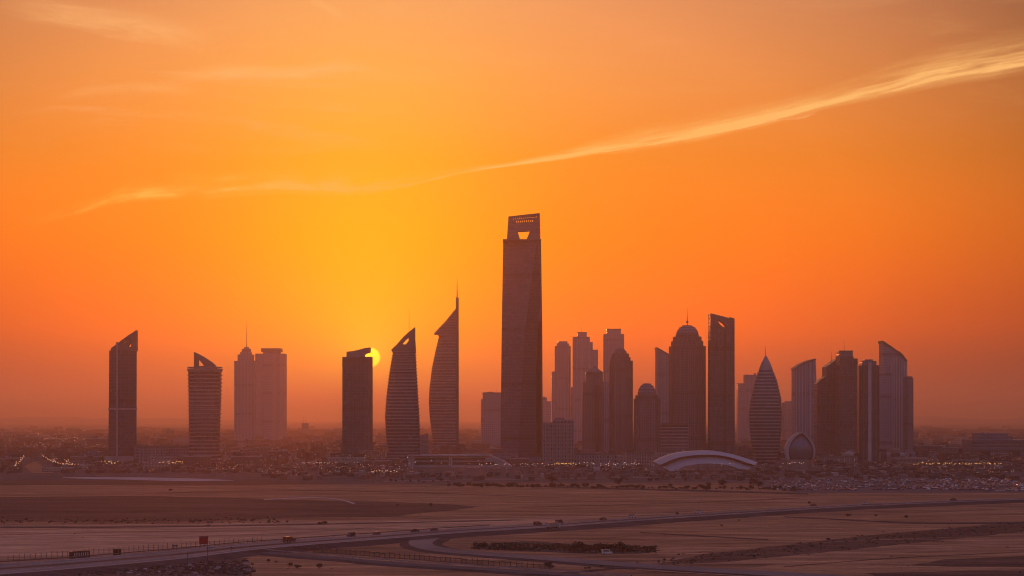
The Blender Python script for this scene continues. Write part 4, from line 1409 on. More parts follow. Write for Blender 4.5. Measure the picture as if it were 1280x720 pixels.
def lamp_proto(kind):
    e = empty('street_lamp', (0, 0, 0))
    bm = BM()
    tube(bm, [(0, 0, 0), (0, 0, 8.5)], [0.16, 0.09], 6)
    obj('pole', bm, M['metal'], e)
    bm = BM()
    bmesh.ops.create_uvsphere(bm, u_segments=8, v_segments=6, radius=0.46)
    bmesh.ops.scale(bm, vec=(1.15, 1.15, 0.75), verts=bm.verts)
    bmesh.ops.translate(bm, vec=(0, 0, 8.9), verts=bm.verts)
    obj('lamp_head', bm, M[kind], e)
    return e


def lamps(spots, kind, label, group):
    pr = lamp_proto(kind)
    for i, (px, py) in enumerate(spots):
        o = pr if i == 0 else copy_tree(pr)
        o.location = at(px, py)
        s = rnd.uniform(0.75, 1.25) * (1 if o.location.y < 3000 else o.location.y / 3000)
        o.scale = (s, s, 1)
        tag(o, label, 'street lamp', group)


def jit(x0, x1, n, y, dy, dx=1.5, slope=0):
    return [(x0 + (x1 - x0) * i / (n - 1) + rnd.uniform(-dx, dx), y + slope * i / (n - 1) + rnd.uniform(-dy, dy)) for i in range(n)]


lamps(jit(10, 134, 42, 553.4, 0.5, 2.2, -1.0), 'lamp_warm', 'glowing lamp in the long straight row across the plain left of the leftmost tower', 'long lamp row at far left')
crv = []
for i in range(26):
    f = i / 25
    a = f * 1.9
    crv.append((50 + 3 * math.cos(a * 2) + 46 * f ** 1.3 + rnd.uniform(-1, 1), 577.5 + 14 * math.sin(a * 0.86) ** 1.0 + rnd.uniform(-0.6, 0.6)))
for i in range(16):
    f = i / 15
    crv.append((30 - 12 * f + rnd.uniform(-2, 2), 579 + 15 * f + rnd.uniform(-0.7, 0.7)))
for i in range(16):
    crv.append((rnd.uniform(66, 98), rnd.uniform(582, 592)))
lamps(crv, 'lamp_warm', 'glowing lamp in the scattered curve round the bare clearing at far left', 'lamps round the clearing')
lamps(jit(128, 146, 12, 588.5, 2.2, 1.5), 'lamp_gold', 'golden lamp in the tight knot below the leftmost tower', 'lamps below the leftmost tower')
lamps(jit(137.6, 143, 4, 575.6, 0.1, 0.3), 'lamp_white', 'white lamp in the short level row at the foot of the leftmost tower', 'lamps at the leftmost tower\'s foot')
lamps(jit(201, 229, 18, 588.6, 1.8, 1.5), 'lamp_gold', 'golden lamp in the cluster below the banded finned tower', 'lamps below the banded tower')
lamps(jit(377, 413, 11, 589.4, 0.5, 1.6), 'lamp_white', 'white lamp in the short broken row below the sun tower', 'lamps below the sun tower')
lamps(jit(464, 496, 10, 602, 1.2, 2), 'lamp_white', 'white lamp at the desert edge below the curved ribbed tower', 'lamps at the desert edge')
lamps(jit(600, 690, 20, 591.4, 1.2, 3), 'lamp_white', 'pale lamp in the row below the tallest tower', 'lamps below the tallest tower')
lamps(jit(694, 720, 20, 590.6, 1.0, 1.2), 'lamp_gold', 'golden lamp in the bright cluster below the grid office block', 'bright golden lamps')
lamps(jit(726, 800, 24, 591, 2.4, 3), 'lamp_white', 'pale lamp in the row below the domed towers', 'lamps below the domed towers')
lamps(jit(872, 918, 20, 588, 3.4, 2), 'lamp_white', 'pale lamp under and before the white arch', 'lamps before the arch')
lamps(jit(986, 1006, 8, 589.6, 1.0, 2), 'lamp_white', 'white lamp before the egg pavilion', 'lamps before the egg pavilion')
lamps(jit(1144, 1250, 44, 590.4, 1.1, 2), 'lamp_gold', 'golden lamp in the long row across the plain at right', 'long lamp row at right')

# far scattered lights nobody could count
bm = BM()
for i in range(950):
    zone = rnd.random()
    if zone < 0.3:
        px, py = rnd.uniform(0, 134), rnd.uniform(536, 566)
    elif zone < 0.62:
        px, py = rnd.uniform(265, 520), rnd.uniform(560, 602)
    elif zone < 0.8:
        px, py = rnd.uniform(1145, 1285), rnd.uniform(545, 602)
    else:
        px, py = rnd.uniform(0, 1280), rnd.uniform(584, 598)
    p = at(px, py)
    r = rnd.uniform(0.22, 0.48) * p.y / 2600
    mt = Matrix.Translation((p.x, p.y, rnd.uniform(4, 10)))
    bmesh.ops.create_icosphere(bm, subdivisions=1, radius=r, matrix=mt)
tag(obj('city_lights', bm, emit('city_light', (1.0, 0.46, 0.32), 0.85)), 'countless faint lights scattered over the hazy low city', kind='stuff')

# ------------------------------------------------------------------ cars parked by the thousand at right
bm = BM()
cols = []


def simple_car(bm, x, y, a, s):
    L, W = 4.5 * s, 1.8
    ca, sa = math.cos(a), math.sin(a)
    def tr(px, py):
        return (x + px * ca - py * sa, y + px * sa + py * ca)
    prof = [(0.25, L / 2, W / 2), (0.75, L / 2, W / 2), (0.95, L / 2 * 0.9, W / 2 * 0.96)]
    loft(bm, [(z, [tr(-l, -w), tr(l, -w), tr(l, w), tr(-l, w)]) for z, l, w in prof], True, True)
    loft(bm, [(0.95, [tr(-l, -w), tr(l * 0.62, -w), tr(l * 0.62, w), tr(-l, w)]) for l, w in ((L * 0.42, 0.82),)] +
         [(1.48, [tr(-l, -w), tr(l * 0.5, -w), tr(l * 0.5, w), tr(-l, w)]) for l, w in ((L * 0.30, 0.66),)], True, False)


n = 0
for row in range(13):
    py = 598.5 + 17.0 * (row / 12)
    yy = at(640, py).y
    px = 962 + max(0, (604 - py)) * 3
    while px < 1300:
        px += rnd.uniform(2.6, 5)
        if rnd.random() < 0.25 or py > 613 + (px - 960) * 0.004:
            continue
        if noise.noise(Vector((px * 0.03, py * 0.25, 0))) < -0.25:
            continue
        p = at(px, py + rnd.uniform(-0.35, 0.35))
        simple_car(bm, p.x, p.y, rnd.choice((0.15, math.pi / 2, math.pi / 2, math.pi / 2)) + rnd.uniform(-0.1, 0.1), rnd.uniform(0.9, 1.15))
        n += 1
m, t_ = mat_new('parked_car_paint')
isl = t_.n('ShaderNodeNewGeometry').outputs['Random Per Island']
finish(t_, t_.ramp(isl, [(0, (0.02, 0.02, 0.022)), (0.4, (0.06, 0.055, 0.055)), (0.62, (0.20, 0.19, 0.19)), (0.80, (0.42, 0.40, 0.39)), (0.88, (0.16, 0.03, 0.025)), (0.96, (0.6, 0.58, 0.56)), (1, (0.3, 0.24, 0.2))], 'CONSTANT'), 0.3, 0.5, coat=0.3)
tag(obj('parked_cars', bm, m), 'field of countless parked cars glinting in rows at right of the desert edge', kind='stuff')
patch('car_park', [(940, 606), (970, 598), (1320, 597), (1320, 616), (1000, 616)], 0.06, M['asphalt_dark'], 14, 5)

# ------------------------------------------------------------------ vegetation
m, t_ = mat_new('dry_foliage')
isl = t_.n('ShaderNodeNewGeometry').outputs['Random Per Island']
finish(t_, t_.ramp(isl, [(0, (0.030, 0.030, 0.020)), (0.5, (0.055, 0.050, 0.032)), (1, (0.085, 0.070, 0.045))]), 0.8, 0.2)
M['leaf'] = m
M['bark'] = plain('bark', (0.09, 0.065, 0.05), 0.9, 0.2)


def leaf_cloud(bm, c, r, n, size, seed):
    rr = random.Random(seed)
    lobes = [(Vector((rr.uniform(-0.5, 0.5) * r[0], rr.uniform(-0.5, 0.5) * r[1], rr.uniform(-0.35, 0.45) * r[2])), rr.uniform(0.35, 0.62)) for _ in range(7)]
    for _ in range(n):
        o, k = rr.choice(lobes)
        v = Vector((rr.gauss(0, 1), rr.gauss(0, 1), rr.gauss(0, 1))).normalized() * rr.random() ** 0.4
        p = Vector(c) + o + Vector((v.x * r[0] * k, v.y * r[1] * k, v.z * r[2] * k))
        if p.z < 0.05:
            continue
        a = Vector((rr.gauss(0, 1), rr.gauss(0, 1), rr.gauss(0, 1))).normalized() * size * rr.uniform(0.6, 1.4)
        b = a.cross(Vector((rr.gauss(0, 1), rr.gauss(0, 1), rr.gauss(0, 1)))).normalized() * size * rr.uniform(0.5, 1.0)
        bm.faces.new([bm.verts.new(p + q) for q in (a, b, -a, -b)])


def tree_proto(seed, h, w, kind='desert_tree'):
    e = empty(kind, (0, 0, 0))
    rr = random.Random(seed)
    bm = BM()
    hb = h * (0.32 if kind == 'desert_tree' else 0.10)
    tube(bm, [(0, 0, -0.05), (0.08 * h * rr.uniform(-1, 1), 0, hb), (0.1 * h * rr.uniform(-1, 1), 0.05, h * 0.7)], [0.045 * h, 0.03 * h, 0.012 * h], 6)
    for k in range(4):
        a = k * 1.6 + rr.uniform(0, 0.6)
        tip = Vector((math.cos(a) * w * 0.33, math.sin(a) * w * 0.33, h * rr.uniform(0.55, 0.8)))
        b0 = Vector((0, 0, hb * 0.9))
        sd = Vector((-math.sin(a), math.cos(a), 0)) * 0.018 * h
        up = Vector((0, 0, 0.02 * h))
        vs = [bm.verts.new(b0 + q) for q in (sd, -sd, up)]
        tv = bm.verts.new(tip)
        for i in range(3):
            bm.faces.new((vs[i], vs[(i + 1) % 3], tv))
    obj('trunk', bm, M['bark'], e)
    bm = BM()
    leaf_cloud(bm, (0, 0, h * 0.62 if kind == 'desert_tree' else h * 0.5), (w * 0.55, w * 0.55, h * 0.42 if kind == 'desert_tree' else h * 0.5), 340, 0.05 * (h + w) / 2 + 0.08, seed)
    obj('crown', bm, M['leaf'], e)
    return e


protos = {'tree': [tree_proto(s, h, w) for s, h, w in ((1, 4.2, 4.6), (2, 5.0, 4.2), (3, 3.4, 4.4))],
          'bush': [tree_proto(s, h, w, 'desert_bush') for s, h, w in ((4, 1.8, 3.2), (5, 1.4, 2.6), (6, 2.4, 3.4))]}
used_p = set()


def plant(kind, px, py, s, label, group):
    pr = rnd.choice(protos[kind])
    o = pr if pr not in used_p else copy_tree(pr)
    used_p.add(pr)
    o.location = at(px, py)
    o.rotation_euler = (0, 0, rnd.uniform(0, 6.28))
    o.scale = (s * rnd.uniform(0.85, 1.25), s * rnd.uniform(0.85, 1.25), s)
    tag(o, label, 'tree' if kind == 'tree' else 'bush', group)


g = 'trees of the straggling row at the desert edge'
for i in range(60):
    f = i / 59
    px = 488 + 510 * f + rnd.uniform(-5, 5)
    py = 605.5 + 7.5 * f ** 0.8 + rnd.uniform(-0.9, 0.9) - (3 if px < 560 else 0)
    plant('tree', px, py, rnd.choice((0.4, 0.5, 0.6, 0.8)), 'small dark tree in the straggling row along the desert edge below the skyline', g)
for i in range(130):
    px = rnd.choice((rnd.uniform(560, 700), rnd.uniform(700, 1010)))
    plant('bush', px, 607 + (px - 560) / 75 + rnd.uniform(-1.3, 1.5), rnd.uniform(0.8, 1.5), 'low dark bush in the straggling row along the desert edge below the skyline', 'bushes of the straggling row')
for px, py, s in ((904, 609.5, 1.9), (942, 610.5, 1.9), (948, 610.8, 1.5), (886, 612, 1.3), (690, 605.6, 1.5), (774, 608, 1.5)):
    plant('tree', px, py, s, 'taller dark tree standing out of the row along the desert edge', 'taller trees of the straggling row')
for px, py, s in ((716, 690, 0.7), (723, 690.5, 1.0), (727, 690.6, 0.9), (732, 690.8, 0.75), (740, 690.8, 0.8), (747, 690.6, 0.95), (753, 690.4, 0.9), (761, 690.2, 0.75), (768, 690.2, 0.8), (776, 690, 0.95), (780, 690, 0.8), (786, 690, 0.6)):
    plant('tree', px, py, s, 'dark leafy tree in the clump on the scrub island between the roads', 'trees on the scrub island')
for i in range(26):
    px = rnd.uniform(596, 815)
    plant('bush', px, 684 + (px - 600) / 60 + rnd.uniform(-3.2, 2.6), rnd.uniform(0.45, 0.85), 'low dark bush spread over the scrub island between the roads', 'bushes on the scrub island')
for px, py, s in ((400, 655.4, 0.9), (405, 655.8, 1.1), (497, 632.5, 0.8), (538, 633, 1.0), (846, 644, 0.8), (1012, 630.5, 0.9), (1060, 645.6, 0.9), (924, 651, 0.6), (1035, 675.6, 0.7), (902, 657.4, 0.6), (684, 709, 0.9), (688, 709.6, 0.8), (691, 709.2, 0.6), (335, 703, 0.6), (345, 703.2, 0.5), (362, 708.5, 0.7), (372, 710.5, 0.8), (400, 710.8, 0.9), (1132, 648, 0.8), (1095, 645, 0.7), (752, 709.6, 0.5), (732, 711, 0.5), (736, 711.4, 0.5), (797, 705, 0.5), (214, 614, 1.1), (120, 652, 0.9), (140, 652.6, 0.8), (250, 652, 0.8), (206, 650.6, 0.7)):
    plant('bush', px, py, s, 'lone dry bush dotted on the open sand by the roads', 'lone bushes on the sand')

# scrub tufts and rubble nobody could count
bm = BM()
rr = random.Random(5)
for i in range(1500):
    z = rr.random()
    if z < 0.34:
        px, py = rr.uniform(592, 820), 0
        py = 684 + (px - 600) / 50 + rr.uniform(-5, 3.4)
        py = min(py, 691.6)
        s = rr.uniform(0.4, 0.9)
    elif z < 0.60:
        px = rr.uniform(70, 320); py = rr.gauss(711, 4.2); s = rr.uniform(0.3, 0.75)
        if py < 720 - (px - 60) * 0.083 - 5:
            continue
    elif z < 0.75:
        px = rr.uniform(820, 1290); py = 706 - (px - 815) * 0.105 + rr.gauss(-1, 3.6); s = rr.uniform(0.3, 0.6)
    elif z < 0.85:
        px = rr.uniform(0, 360); py = rr.gauss(651.5, 1.8); s = rr.uniform(0.4, 0.8)
    else:
        px = rr.uniform(0, 1290); py = rr.uniform(625, 720); s = rr.uniform(0.2, 0.4)
        if abs(py - (705 - px * 0.068)) < 26 or 500 < px < 1050 and 664 < py < 722:
            continue
    p = at(px, py)
    for _ in range(11):
        a = rr.uniform(0, 6.28)
        d = rr.uniform(0.1, 1) * s
        b = p + Vector((math.cos(a) * d * 1.4, math.sin(a) * d * 1.4, 0))
        w = s * rr.uniform(0.25, 0.5)
        tip = b + Vector((rr.uniform(-.4, .4) * s, rr.uniform(-.4, .4) * s, s * rr.uniform(0.5, 1.2)))
        c, sn = math.cos(a + 1), math.sin(a + 1)
        bm.faces.new([bm.verts.new(v) for v in (b + Vector((c * w, sn * w, 0)), b - Vector((c * w, sn * w, 0)), tip - Vector((c * w * .5, sn * w * .5, 0)), tip + Vector((c * w * .4, sn * w * .4, 0)))])
tag(obj('scrub', bm, M['leaf']), 'dry scrub tufts scattered over the sand and verges', kind='stuff')
bm = BM()
for i in range(900):
    px = rr.uniform(50, 312)
    py = rr.gauss(711, 4.6)
    if py < 719 - (px - 60) * 0.086:
        continue
    p = at(px, py)
    s = rr.uniform(0.25, 0.9)
    a = rr.uniform(0, 3)
    q = [(p.x + s * rr.uniform(0.8, 2.6) * math.cos(a + k * 1.571), p.y + s * rr.uniform(0.7, 1.6) * math.sin(a + k * 1.571)) for k in range(4)]
    c = (sum(v[0] for v in q) / 4, sum(v[1] for v in q) / 4)
    loft(bm, [(-0.05, q), (s * rr.uniform(0.4, 0.9), [(c[0] + (x - c[0]) * 0.6, c[1] + (y - c[1]) * 0.6) for x, y in q])], True, False)
m, t_ = mat_new('rubble')
isl = t_.n('ShaderNodeNewGeometry').outputs['Random Per Island']
finish(t_, t_.ramp(isl, [(0, (0.03, 0.024, 0.024)), (0.6, (0.07, 0.05, 0.045)), (0.85, (0.22, 0.16, 0.14)), (1, (0.40, 0.32, 0.29))]), 0.9, 0.2)
tag(obj('rubble', bm, m), 'dark heaps of rubble and dumped earth beside the highway', kind='stuff')

# ------------------------------------------------------------------ fences
def wire_fence(label, a, b, step, h, z=0.0, name='wire_fence', pw=0.075):
    p0, p1 = at(*a, z), at(*b, z)
    e = tag(empty(name, p0, math.atan2(p1.y - p0.y, p1.x - p0.x)), label, 'fence')
    L = (p1 - p0).length
    n = int(L / step)
    bm = BM()
    box(bm, -pw, pw, -pw, pw, -0.1, h)
    first = obj('post', bm, M['metal'], e)
    for i in range(1, min(n + 1, 100)):
        c = first.copy(); COL.objects.link(c); c.parent = e
        c.location = (i * step, 0, 0)
        c.scale = (1, 1, rnd.uniform(0.88, 1.1))
    bm = BM()
    for zz in (0.5, 1.1, 1.7):
        zz *= h / 2.1
        box(bm, 0, n * step, -0.025, 0.025, zz, zz + 0.05)
    obj('wires', bm, M['metal'], e)
    return e


wire_fence('thin post-and-wire fence along the far side of the highway at lower left', (10, 701.5), (256, 683.5), 2.75, 2.5)
wire_fence('thin post-and-wire fence beside the highway right of the red billboard', (262, 682.6), (330, 677.6), 3.0, 2.2)
e = wire_fence('long picket fence between the ramp and the service road', (392, 690.4), (690, 713.4), 3.0, 2.3, 0.0, 'picket_fence', 0.10)
L = (at(690, 713.4) - at(392, 690.4)).length
first = None
for k in range(min(99, int(L / 3.0))):
    if first is None:
        bm = BM()
        gaps = [[(0.22 + j * 0.52, 0.34), (0.22 + j * 0.52 + 0.36, 0.34), (0.22 + j * 0.52 + 0.36, 1.66), (0.22 + j * 0.52, 1.66)] for j in range(5)]
        prism(bm, [(0.11, 0.12), (2.89, 0.12), (2.89, 1.95), (0.11, 1.85)], -0.05, 0.0, gaps)
        first = obj('picket_panel', bm, M['bark'], e)
    else:
        c = first.copy(); COL.objects.link(c); c.parent = e; c.location = (k * 3.0, 0, 0); c.scale = (1, 1, rnd.uniform(0.9, 1.1))

# guard rail of the service road
for ln, lab in ((SA, 'low pale guard rail along the upper edge of the service road'), (A[:70], 'low dark guard rail along the far edge of the highway')):
    e = tag(empty('guard_rail', ln[0]), lab, 'guard rail')
    bm = BM()
    zt = 0.6 if ln is SA else ZR
    o0 = ln[0]
    for p, q in zip(ln, ln[1:]):
        d = (q - p)
        nn = Vector((-d.y, d.x, 0)).normalized() * 0.06
        vs = [(p - nn), (q - nn), (q + nn), (p + nn)]
        lo = [bm.verts.new((v.x - o0.x, v.y - o0.y, zt - o0.z + 0.45)) for v in vs]
        hi = [bm.verts.new((v.x - o0.x, v.y - o0.y, zt - o0.z + 0.85)) for v in vs]
        bm.faces.new(hi); bm.faces.new(lo[::-1])
        for i in range(4):
            bm.faces.new((lo[i], lo[(i + 1) % 4], hi[(i + 1) % 4], hi[i]))
    obj('rail', bm, M['trim'] if ln is SA else M['trim_dark'], e)
    bm = BM(); box(bm, -0.08, 0.08, 0.08, 0.2, zt - o0.z - 0.1, zt - o0.z + 0.8)
    f = obj('post', bm, M['metal'], e)
    for p in ln[2::2][:60]:
        c = f.copy(); COL.objects.link(c); c.parent = e; c.location = (p.x - o0.x, p.y - o0.y, 0)

# ------------------------------------------------------------------ vehicles
M['tyre'] = plain('tyre', (0.02, 0.02, 0.02), 0.85, 0.2)
M['hub'] = plain('wheel_rim', (0.35, 0.34, 0.33), 0.4, 0.5, metal=0.6)
M['pane'] = plain('car_glass', (0.02, 0.02, 0.025), 0.08, 0.6)
M['lens'] = plain('lamp_lens', (0.5, 0.45, 0.4), 0.15, 0.6)
M['tail'] = plain('tail_lens', (0.35, 0.02, 0.015), 0.2, 0.6)


def paint(name, c):
    if name not in M:
        M[name] = plain(name, c, 0.28, 0.5, 0.08, 0.5, coat=0.7)
    return M[name]


def xloft(bm, profs):
    """profs: (x, half width, z0, z1) along the vehicle"""
    rows = [[bm.verts.new((x, -w, a)), bm.verts.new((x, w, a)), bm.verts.new((x, w * k, b)), bm.verts.new((x, -w * k, b))] for x, w, a, b, k in profs]
    for p, q in zip(rows, rows[1:]):
        for i in range(4):
            bm.faces.new((p[i], p[(i + 1) % 4], q[(i + 1) % 4], q[i]))
    bm.faces.new(rows[0]); bm.faces.new(rows[-1])


def wheels(e, xs, y, r):
    for x in xs:
        for s in (-1, 1):
            bm = BM()
            bmesh.ops.create_cone(bm, cap_ends=True, segments=16, radius1=r, radius2=r, depth=0.26, matrix=Matrix.Translation((x, s * y, r)) @ Matrix.Rotation(R(90), 4, 'X'))
            w = obj('wheel', bm, M['tyre'], e)
            bm = BM()
            bmesh.ops.create_cone(bm, cap_ends=True, segments=12, radius1=r * 0.6, radius2=r * 0.6, depth=0.06, matrix=Matrix.Translation((x, s * (y + 0.12), r)) @ Matrix.Rotation(R(90), 4, 'X'))
            obj('rim', bm, M['hub'], w)


def lights(e, xf, xr, w, z):
    for s in (-1, 1):
        bm = BM(); box(bm, xf - 0.03, xf + 0.05, s * w - 0.18, s * w + 0.18, z, z + 0.18); obj('headlight', bm, M['lens'], e)
        bm = BM(); box(bm, xr - 0.05, xr + 0.03, s * w - 0.16, s * w + 0.16, z + 0.05, z + 0.25); obj('tail_light', bm, M['tail'], e)


def vehicle(kind, name, label, cat, px, py, z, ang, col, sc=1.0):
    p = at(px, py, z)
    e = tag(empty(name, p, ang), label, cat)
    e.scale = (sc, sc, sc)
    b = BM()
    if kind == 'car':
        xloft(b, [(-2.25, .78, .38, .82, .95), (-2.1, .88, .28, .98, .93), (-1.2, .9, .25, 1.0, .93), (1.0, .9, .25, .98, .93), (1.9, .86, .28, .82, .92), (2.25, .74, .38, .66, .95)])
        obj('body', b, col, e)
        b = BM(); xloft(b, [(-1.75, .74, .97, 1.02, .98), (-1.05, .76, .97, 1.42, .84), (.15, .76, .97, 1.46, .84), (1.05, .74, .96, 1.0, .98)]); g_ = obj('windows', b, M['pane'], e)
        b = BM(); box(b, -1.0, 0.2, -.6, .6, 1.425, 1.475); obj('roof', b, col, g_)
        wheels(e, (-1.35, 1.38), .82, .33); lights(e, 2.22, -2.22, .62, .56)
    elif kind == 'suv':
        xloft(b, [(-2.4, .85, .5, 1.1, .95), (-2.3, .93, .4, 1.2, .95), (1.1, .95, .36, 1.18, .95), (2.1, .92, .4, 1.05, .93), (2.4, .84, .5, .9, .95)])
        obj('body', b, col, e)
        b = BM(); xloft(b, [(-2.3, .84, 1.17, 1.7, .9), (-2.0, .84, 1.17, 1.82, .88), (.4, .84, 1.17, 1.84, .88), (1.15, .82, 1.15, 1.2, .98)]); g_ = obj('windows', b, M['pane'], e)
        b = BM(); box(b, -2.05, .45, -.72, .72, 1.80, 1.87); obj('roof', b, col, g_)
        wheels(e, (-1.5, 1.5), .88, .40); lights(e, 2.37, -2.37, .7, .75)
    elif kind == 'pickup':
        xloft(b, [(-2.7, .88, .5, 1.05, .97), (.9, .92, .42, 1.05, .97), (2.2, .9, .42, 1.0, .94), (2.6, .82, .5, .85, .95)])
        obj('body', b, col, e)
        b = BM(); xloft(b, [(-.75, .8, 1.04, 1.65, .9), (-.5, .8, 1.04, 1.75, .88), (.6, .8, 1.04, 1.75, .88), (1.25, .78, 1.02, 1.06, .98)]); g_ = obj('windows', b, M['pane'], e)
        b = BM(); box(b, -.6, .65, -.68, .68, 1.72, 1.79); obj('roof', b, col, g_)
        b = BM(); box(b, -2.55, -.9, -.72, .72, 1.04, 1.10); obj('load_bed', b, M['tyre'], e)
        wheels(e, (-1.7, 1.65), .86, .38); lights(e, 2.57, -2.67, .66, .72)
    elif kind == 'van':
        xloft(b, [(-2.5, .9, .4, 2.15, .92), (-2.4, .95, .35, 2.25, .92), (1.2, .95, .35, 2.25, .92), (2.0, .94, .35, 1.3, .95), (2.5, .86, .45, 1.05, .95)])
        obj('body', b, col, e)
        b = BM(); xloft(b, [(1.15, .93, 1.35, 2.1, .92), (1.45, .93, 1.35, 1.9, .93), (2.02, .92, 1.33, 1.36, .98)]); obj('windscreen', b, M['pane'], e)
        for s in (-1, 1):
            b = BM(); box(b, -1.9, 1.0, s * .92 - .05, s * .92 + .05, 1.35, 1.95); obj('side_window', b, M['pane'], e)
        wheels(e, (-1.5, 1.55), .88, .36); lights(e, 2.47, -2.47, .7, .75)
    elif kind == 'lorry':
        xloft(b, [(2.7, 1.15, .6, 2.5, .96), (4.2, 1.15, .55, 2.6, .96), (4.7, 1.1, .6, 1.9, .98)]); obj('cab', b, M['white'], e)
        b = BM(); xloft(b, [(4.35, 1.1, 1.55, 2.4, .96), (4.75, 1.06, 1.5, 1.85, .98)]); obj('windscreen', b, M['pane'], e)
        b = BM(); box(b, -4.8, 2.5, -1.22, 1.22, .95, 3.3); c_ = obj('cargo_box', b, col, e)
        b = BM()
        for i in range(13):
            x = -4.6 + i * .58
            box(b, x, x + .08, -1.27, -1.21, 1.0, 3.25)
        obj('side_battens', b, M['trim_dark'], c_)
        b = BM(); box(b, -4.7, 4.2, -.5, .5, .5, .95); obj('chassis', b, M['tyre'], e)
        wheels(e, (-3.9, -2.7, 3.4), 1.0, .48); lights(e, 4.68, -4.8, .9, .8)
    elif kind == 'bus':
        xloft(b, [(-4.4, 1.2, .45, 2.9, .95), (-4.3, 1.25, .35, 3.05, .95), (4.2, 1.25, .35, 3.05, .95), (4.4, 1.2, .45, 2.8, .95)]); obj('body', b, col, e)
        for s in (-1, 1):
            for i in range(7):
                b = BM(); box(b, -4.0 + i * 1.16, -4.0 + i * 1.16 + .45, s * 1.22 - .06, s * 1.22 + .06, 1.35, 2.5); obj('window', b, M['lens'] if s < 0 else M['pane'], e)
        b = BM(); box(b, 4.36, 4.44, -1.05, 1.05, 1.2, 2.6); obj('windscreen', b, M['pane'], e)
        b = BM(); box(b, -3, 3, -.8, .8, 3.04, 3.2); obj('roof_rack', b, M['metal'], e)
        wheels(e, (-2.6, 2.7), 1.1, .48); lights(e, 4.4, -4.4, .9, .7)
    return e


def road_dir(px):
    best = min(range(len(A) - 1), key=lambda i: abs((A[i].x / A[i].y) * F + 640 - px))
    d = A[best + 1] - A[best]
    return math.atan2(d.y, d.x)


black, darkred, white, grey, plum = paint('black_paint', (0.02, 0.02, 0.022)), paint('dark_red_paint', (0.16, 0.018, 0.016)), paint('white_paint', (0.50, 0.47, 0.46)), paint('grey_paint', (0.30, 0.28, 0.28)), paint('plum_paint', (0.05, 0.035, 0.06))
vehicle('bus', 'parked_bus', 'long black bus with a row of pale windows standing by the wire fence, lower left', 'bus', 99.5, 698.6, 0.2, road_dir(99), black, 1.0)
vehicle('suv', 'highway_car', 'dark red car on the far edge of the highway, right of the red billboard', 'car', 361.5, 677.6, ZR, road_dir(361), darkred, 1.3)
vehicle('van', 'highway_van', 'black van on the highway right of the dark red car', 'van', 439, 670.6, ZR, road_dir(439) + math.pi, black, 0.85)
vehicle('car', 'highway_car', 'low dark sedan on the highway right of the black van', 'car', 470.5, 668.4, ZR, road_dir(470), plum, 0.95)
vehicle('pickup', 'highway_pickup', 'black pickup on the highway above the ramp fork', 'pickup', 519, 665.2, ZR, road_dir(519), black, 0.9)
vehicle('car', 'highway_car', 'dark reddish car just ahead of the black pickup on the highway', 'car', 543, 663.4, ZR, road_dir(543), darkred, 0.95)
vehicle('suv', 'highway_car', 'black boxy car on the far lane above the grey lorry', 'car', 672, 656.4, ZR, road_dir(672), black, 1.0)
vehicle('van', 'highway_van', 'plum coloured van on the far lane just right of the black boxy car', 'van', 699, 654.6, ZR, road_dir(699), plum, 0.95)
vehicle('lorry', 'highway_lorry', 'grey box lorry with battened side on the near lane of the highway', 'lorry', 692, 660.6, ZR, road_dir(692), grey, 0.95)
vehicle('car', 'highway_car', 'dark sedan on the far lane between the plum van and the white car', 'car', 754, 650.2, ZR, road_dir(754), black, 1.05)
vehicle('suv', 'highway_car', 'white car with dark windows on the far lane, nearest white one', 'car', 790.5, 647.2, ZR, road_dir(790), white, 1.0)
vehicle('car', 'highway_car', 'small white car in the middle distance on the highway below the arch', 'car', 873, 641.4, ZR, road_dir(873), white, 1.1)
vehicle('car', 'highway_car', 'small dark car on the highway below the egg pavilion', 'car', 1017, 632.8, ZR, road_dir(1017), black, 1.1)
vehicle('car', 'highway_car', 'farthest small white car on the highway at right', 'car', 1081, 630.4, ZR, road_dir(1081), white, 1.1)
vehicle('car', 'highway_car', 'farthest dark car at the right end of the highway', 'car', 1192, 625.6, ZR, road_dir(1192), plum, 1.1)
vehicle('car', 'highway_car', 'white car hidden partly by the legs of the red billboard', 'car', 262.5, 684.4, ZR, road_dir(262), white, 0.8)
vehicle('van', 'parked_van', 'white van parked before the dark trees on the scrub island', 'van', 758.5, 692.8, 0.1, R(8), white, 0.85)

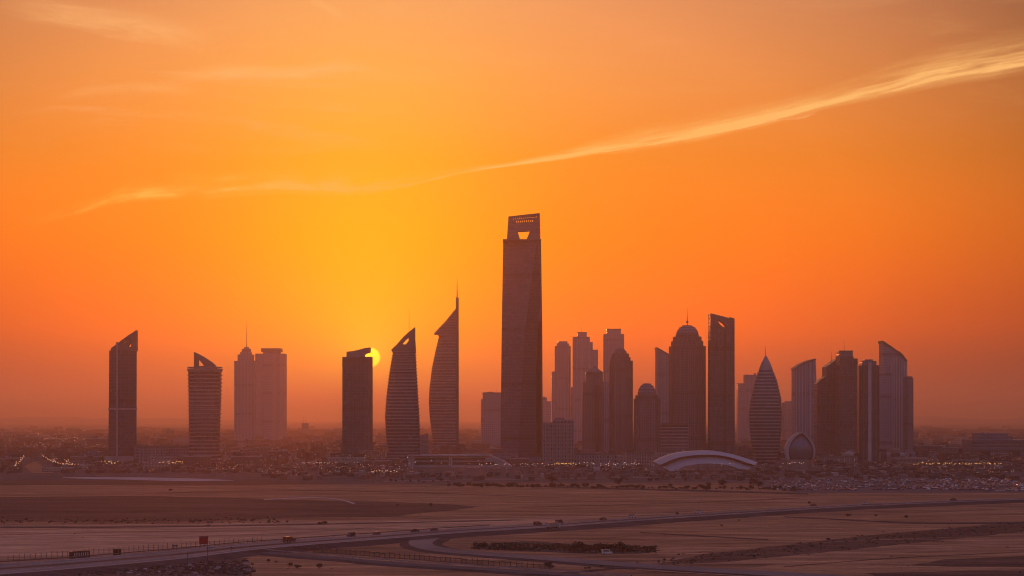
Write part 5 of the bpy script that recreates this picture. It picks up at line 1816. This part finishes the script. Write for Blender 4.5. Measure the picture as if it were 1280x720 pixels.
# ------------------------------------------------------------------ roadside furniture
p = at(146.5, 694.3)
e = tag(empty('guard_booth', p, R(38)), 'small dark open-fronted guard booth by the wire fence, right of the bus', 'booth')
bm = BM()
box(bm, -1.3, -.95, -1, 1, 0, 2.5); box(bm, .95, 1.3, -1, 1, 0, 2.5); box(bm, -.95, .95, .8, 1, 0, 2.5); obj('walls', bm, M['tyre'], e)
bm = BM(); box(bm, -1.6, 1.6, -1.3, 1.3, 2.5, 2.75); obj('roof', bm, M['trim_dark'], e)
bm = BM(); box(bm, -.2, .1, -.98, -.9, 0, 2.5); obj('post', bm, M['metal'], e)
bm = BM(); box(bm, -.95, .95, -.9, -.7, 0.75, 0.95); obj('counter', bm, M['trim'], e)

e = tag(empty('road_sign', at(219, 688.4), R(38)), 'small dark road sign on two legs by the highway fence', 'sign')
for s in (-.7, .7):
    bm = BM(); box(bm, s - .09, s + .09, -.08, .08, 0, 2.3); obj('leg', bm, M['metal'], e)
bm = BM(); box(bm, -1.15, 1.15, -.12, -.08, 1.75, 2.45); obj('sign_panel', bm, M['trim_dark'], e)

M['red'] = plain('red_board', (0.27, 0.008, 0.013), 0.7, 0.4, 0.2, 0.8)
e = tag(empty('billboard', at(254.5, 684.8), R(12)), 'dark red billboard on posts beside the highway, lower left', 'billboard')
bm = BM(); box(bm, -1.65, 1.65, -.15, .15, 1.7, 4.7); pn = obj('board', bm, M['red'], e)
bm = BM()
box(bm, -1.75, 1.75, -.2, .2, 4.7, 4.85); box(bm, -1.75, 1.75, -.2, .2, 1.55, 1.7); box(bm, -1.8, -1.65, -.2, .2, 1.55, 4.85); box(bm, 1.65, 1.8, -.2, .2, 1.55, 4.85)
obj('frame', bm, M['tyre'], pn)
for s in (-1.1, 1.1):
    bm = BM(); box(bm, s - .12, s + .12, -.12, .12, 0, 1.6); obj('leg', bm, M['metal'], e)

pole_p = None
for px, py, h, lab in ((234.5, 709.5, 5.4, 'thin lone pole on the rubble nearest the bus side'), (259.5, 708.5, 11.5, 'tallest thin pole, standing below the red billboard'),
                       (280.5, 718.5, 6.0, 'thin pole on the rubble at the bottom edge'), (289, 693, 3.2, 'short post on the near edge of the highway')):
    e = tag(empty('utility_pole', at(px, py)), lab, 'pole', 'thin poles beside the highway')
    bm = BM(); tube(bm, [(0, 0, -0.1), (0, 0, h)], [0.13, 0.08], 6); obj('shaft', bm, M['bark'], e)
    bm = BM(); box(bm, -.6, .6, -.06, .06, h - 0.5, h - 0.36); obj('crossarm', bm, M['bark'], e)
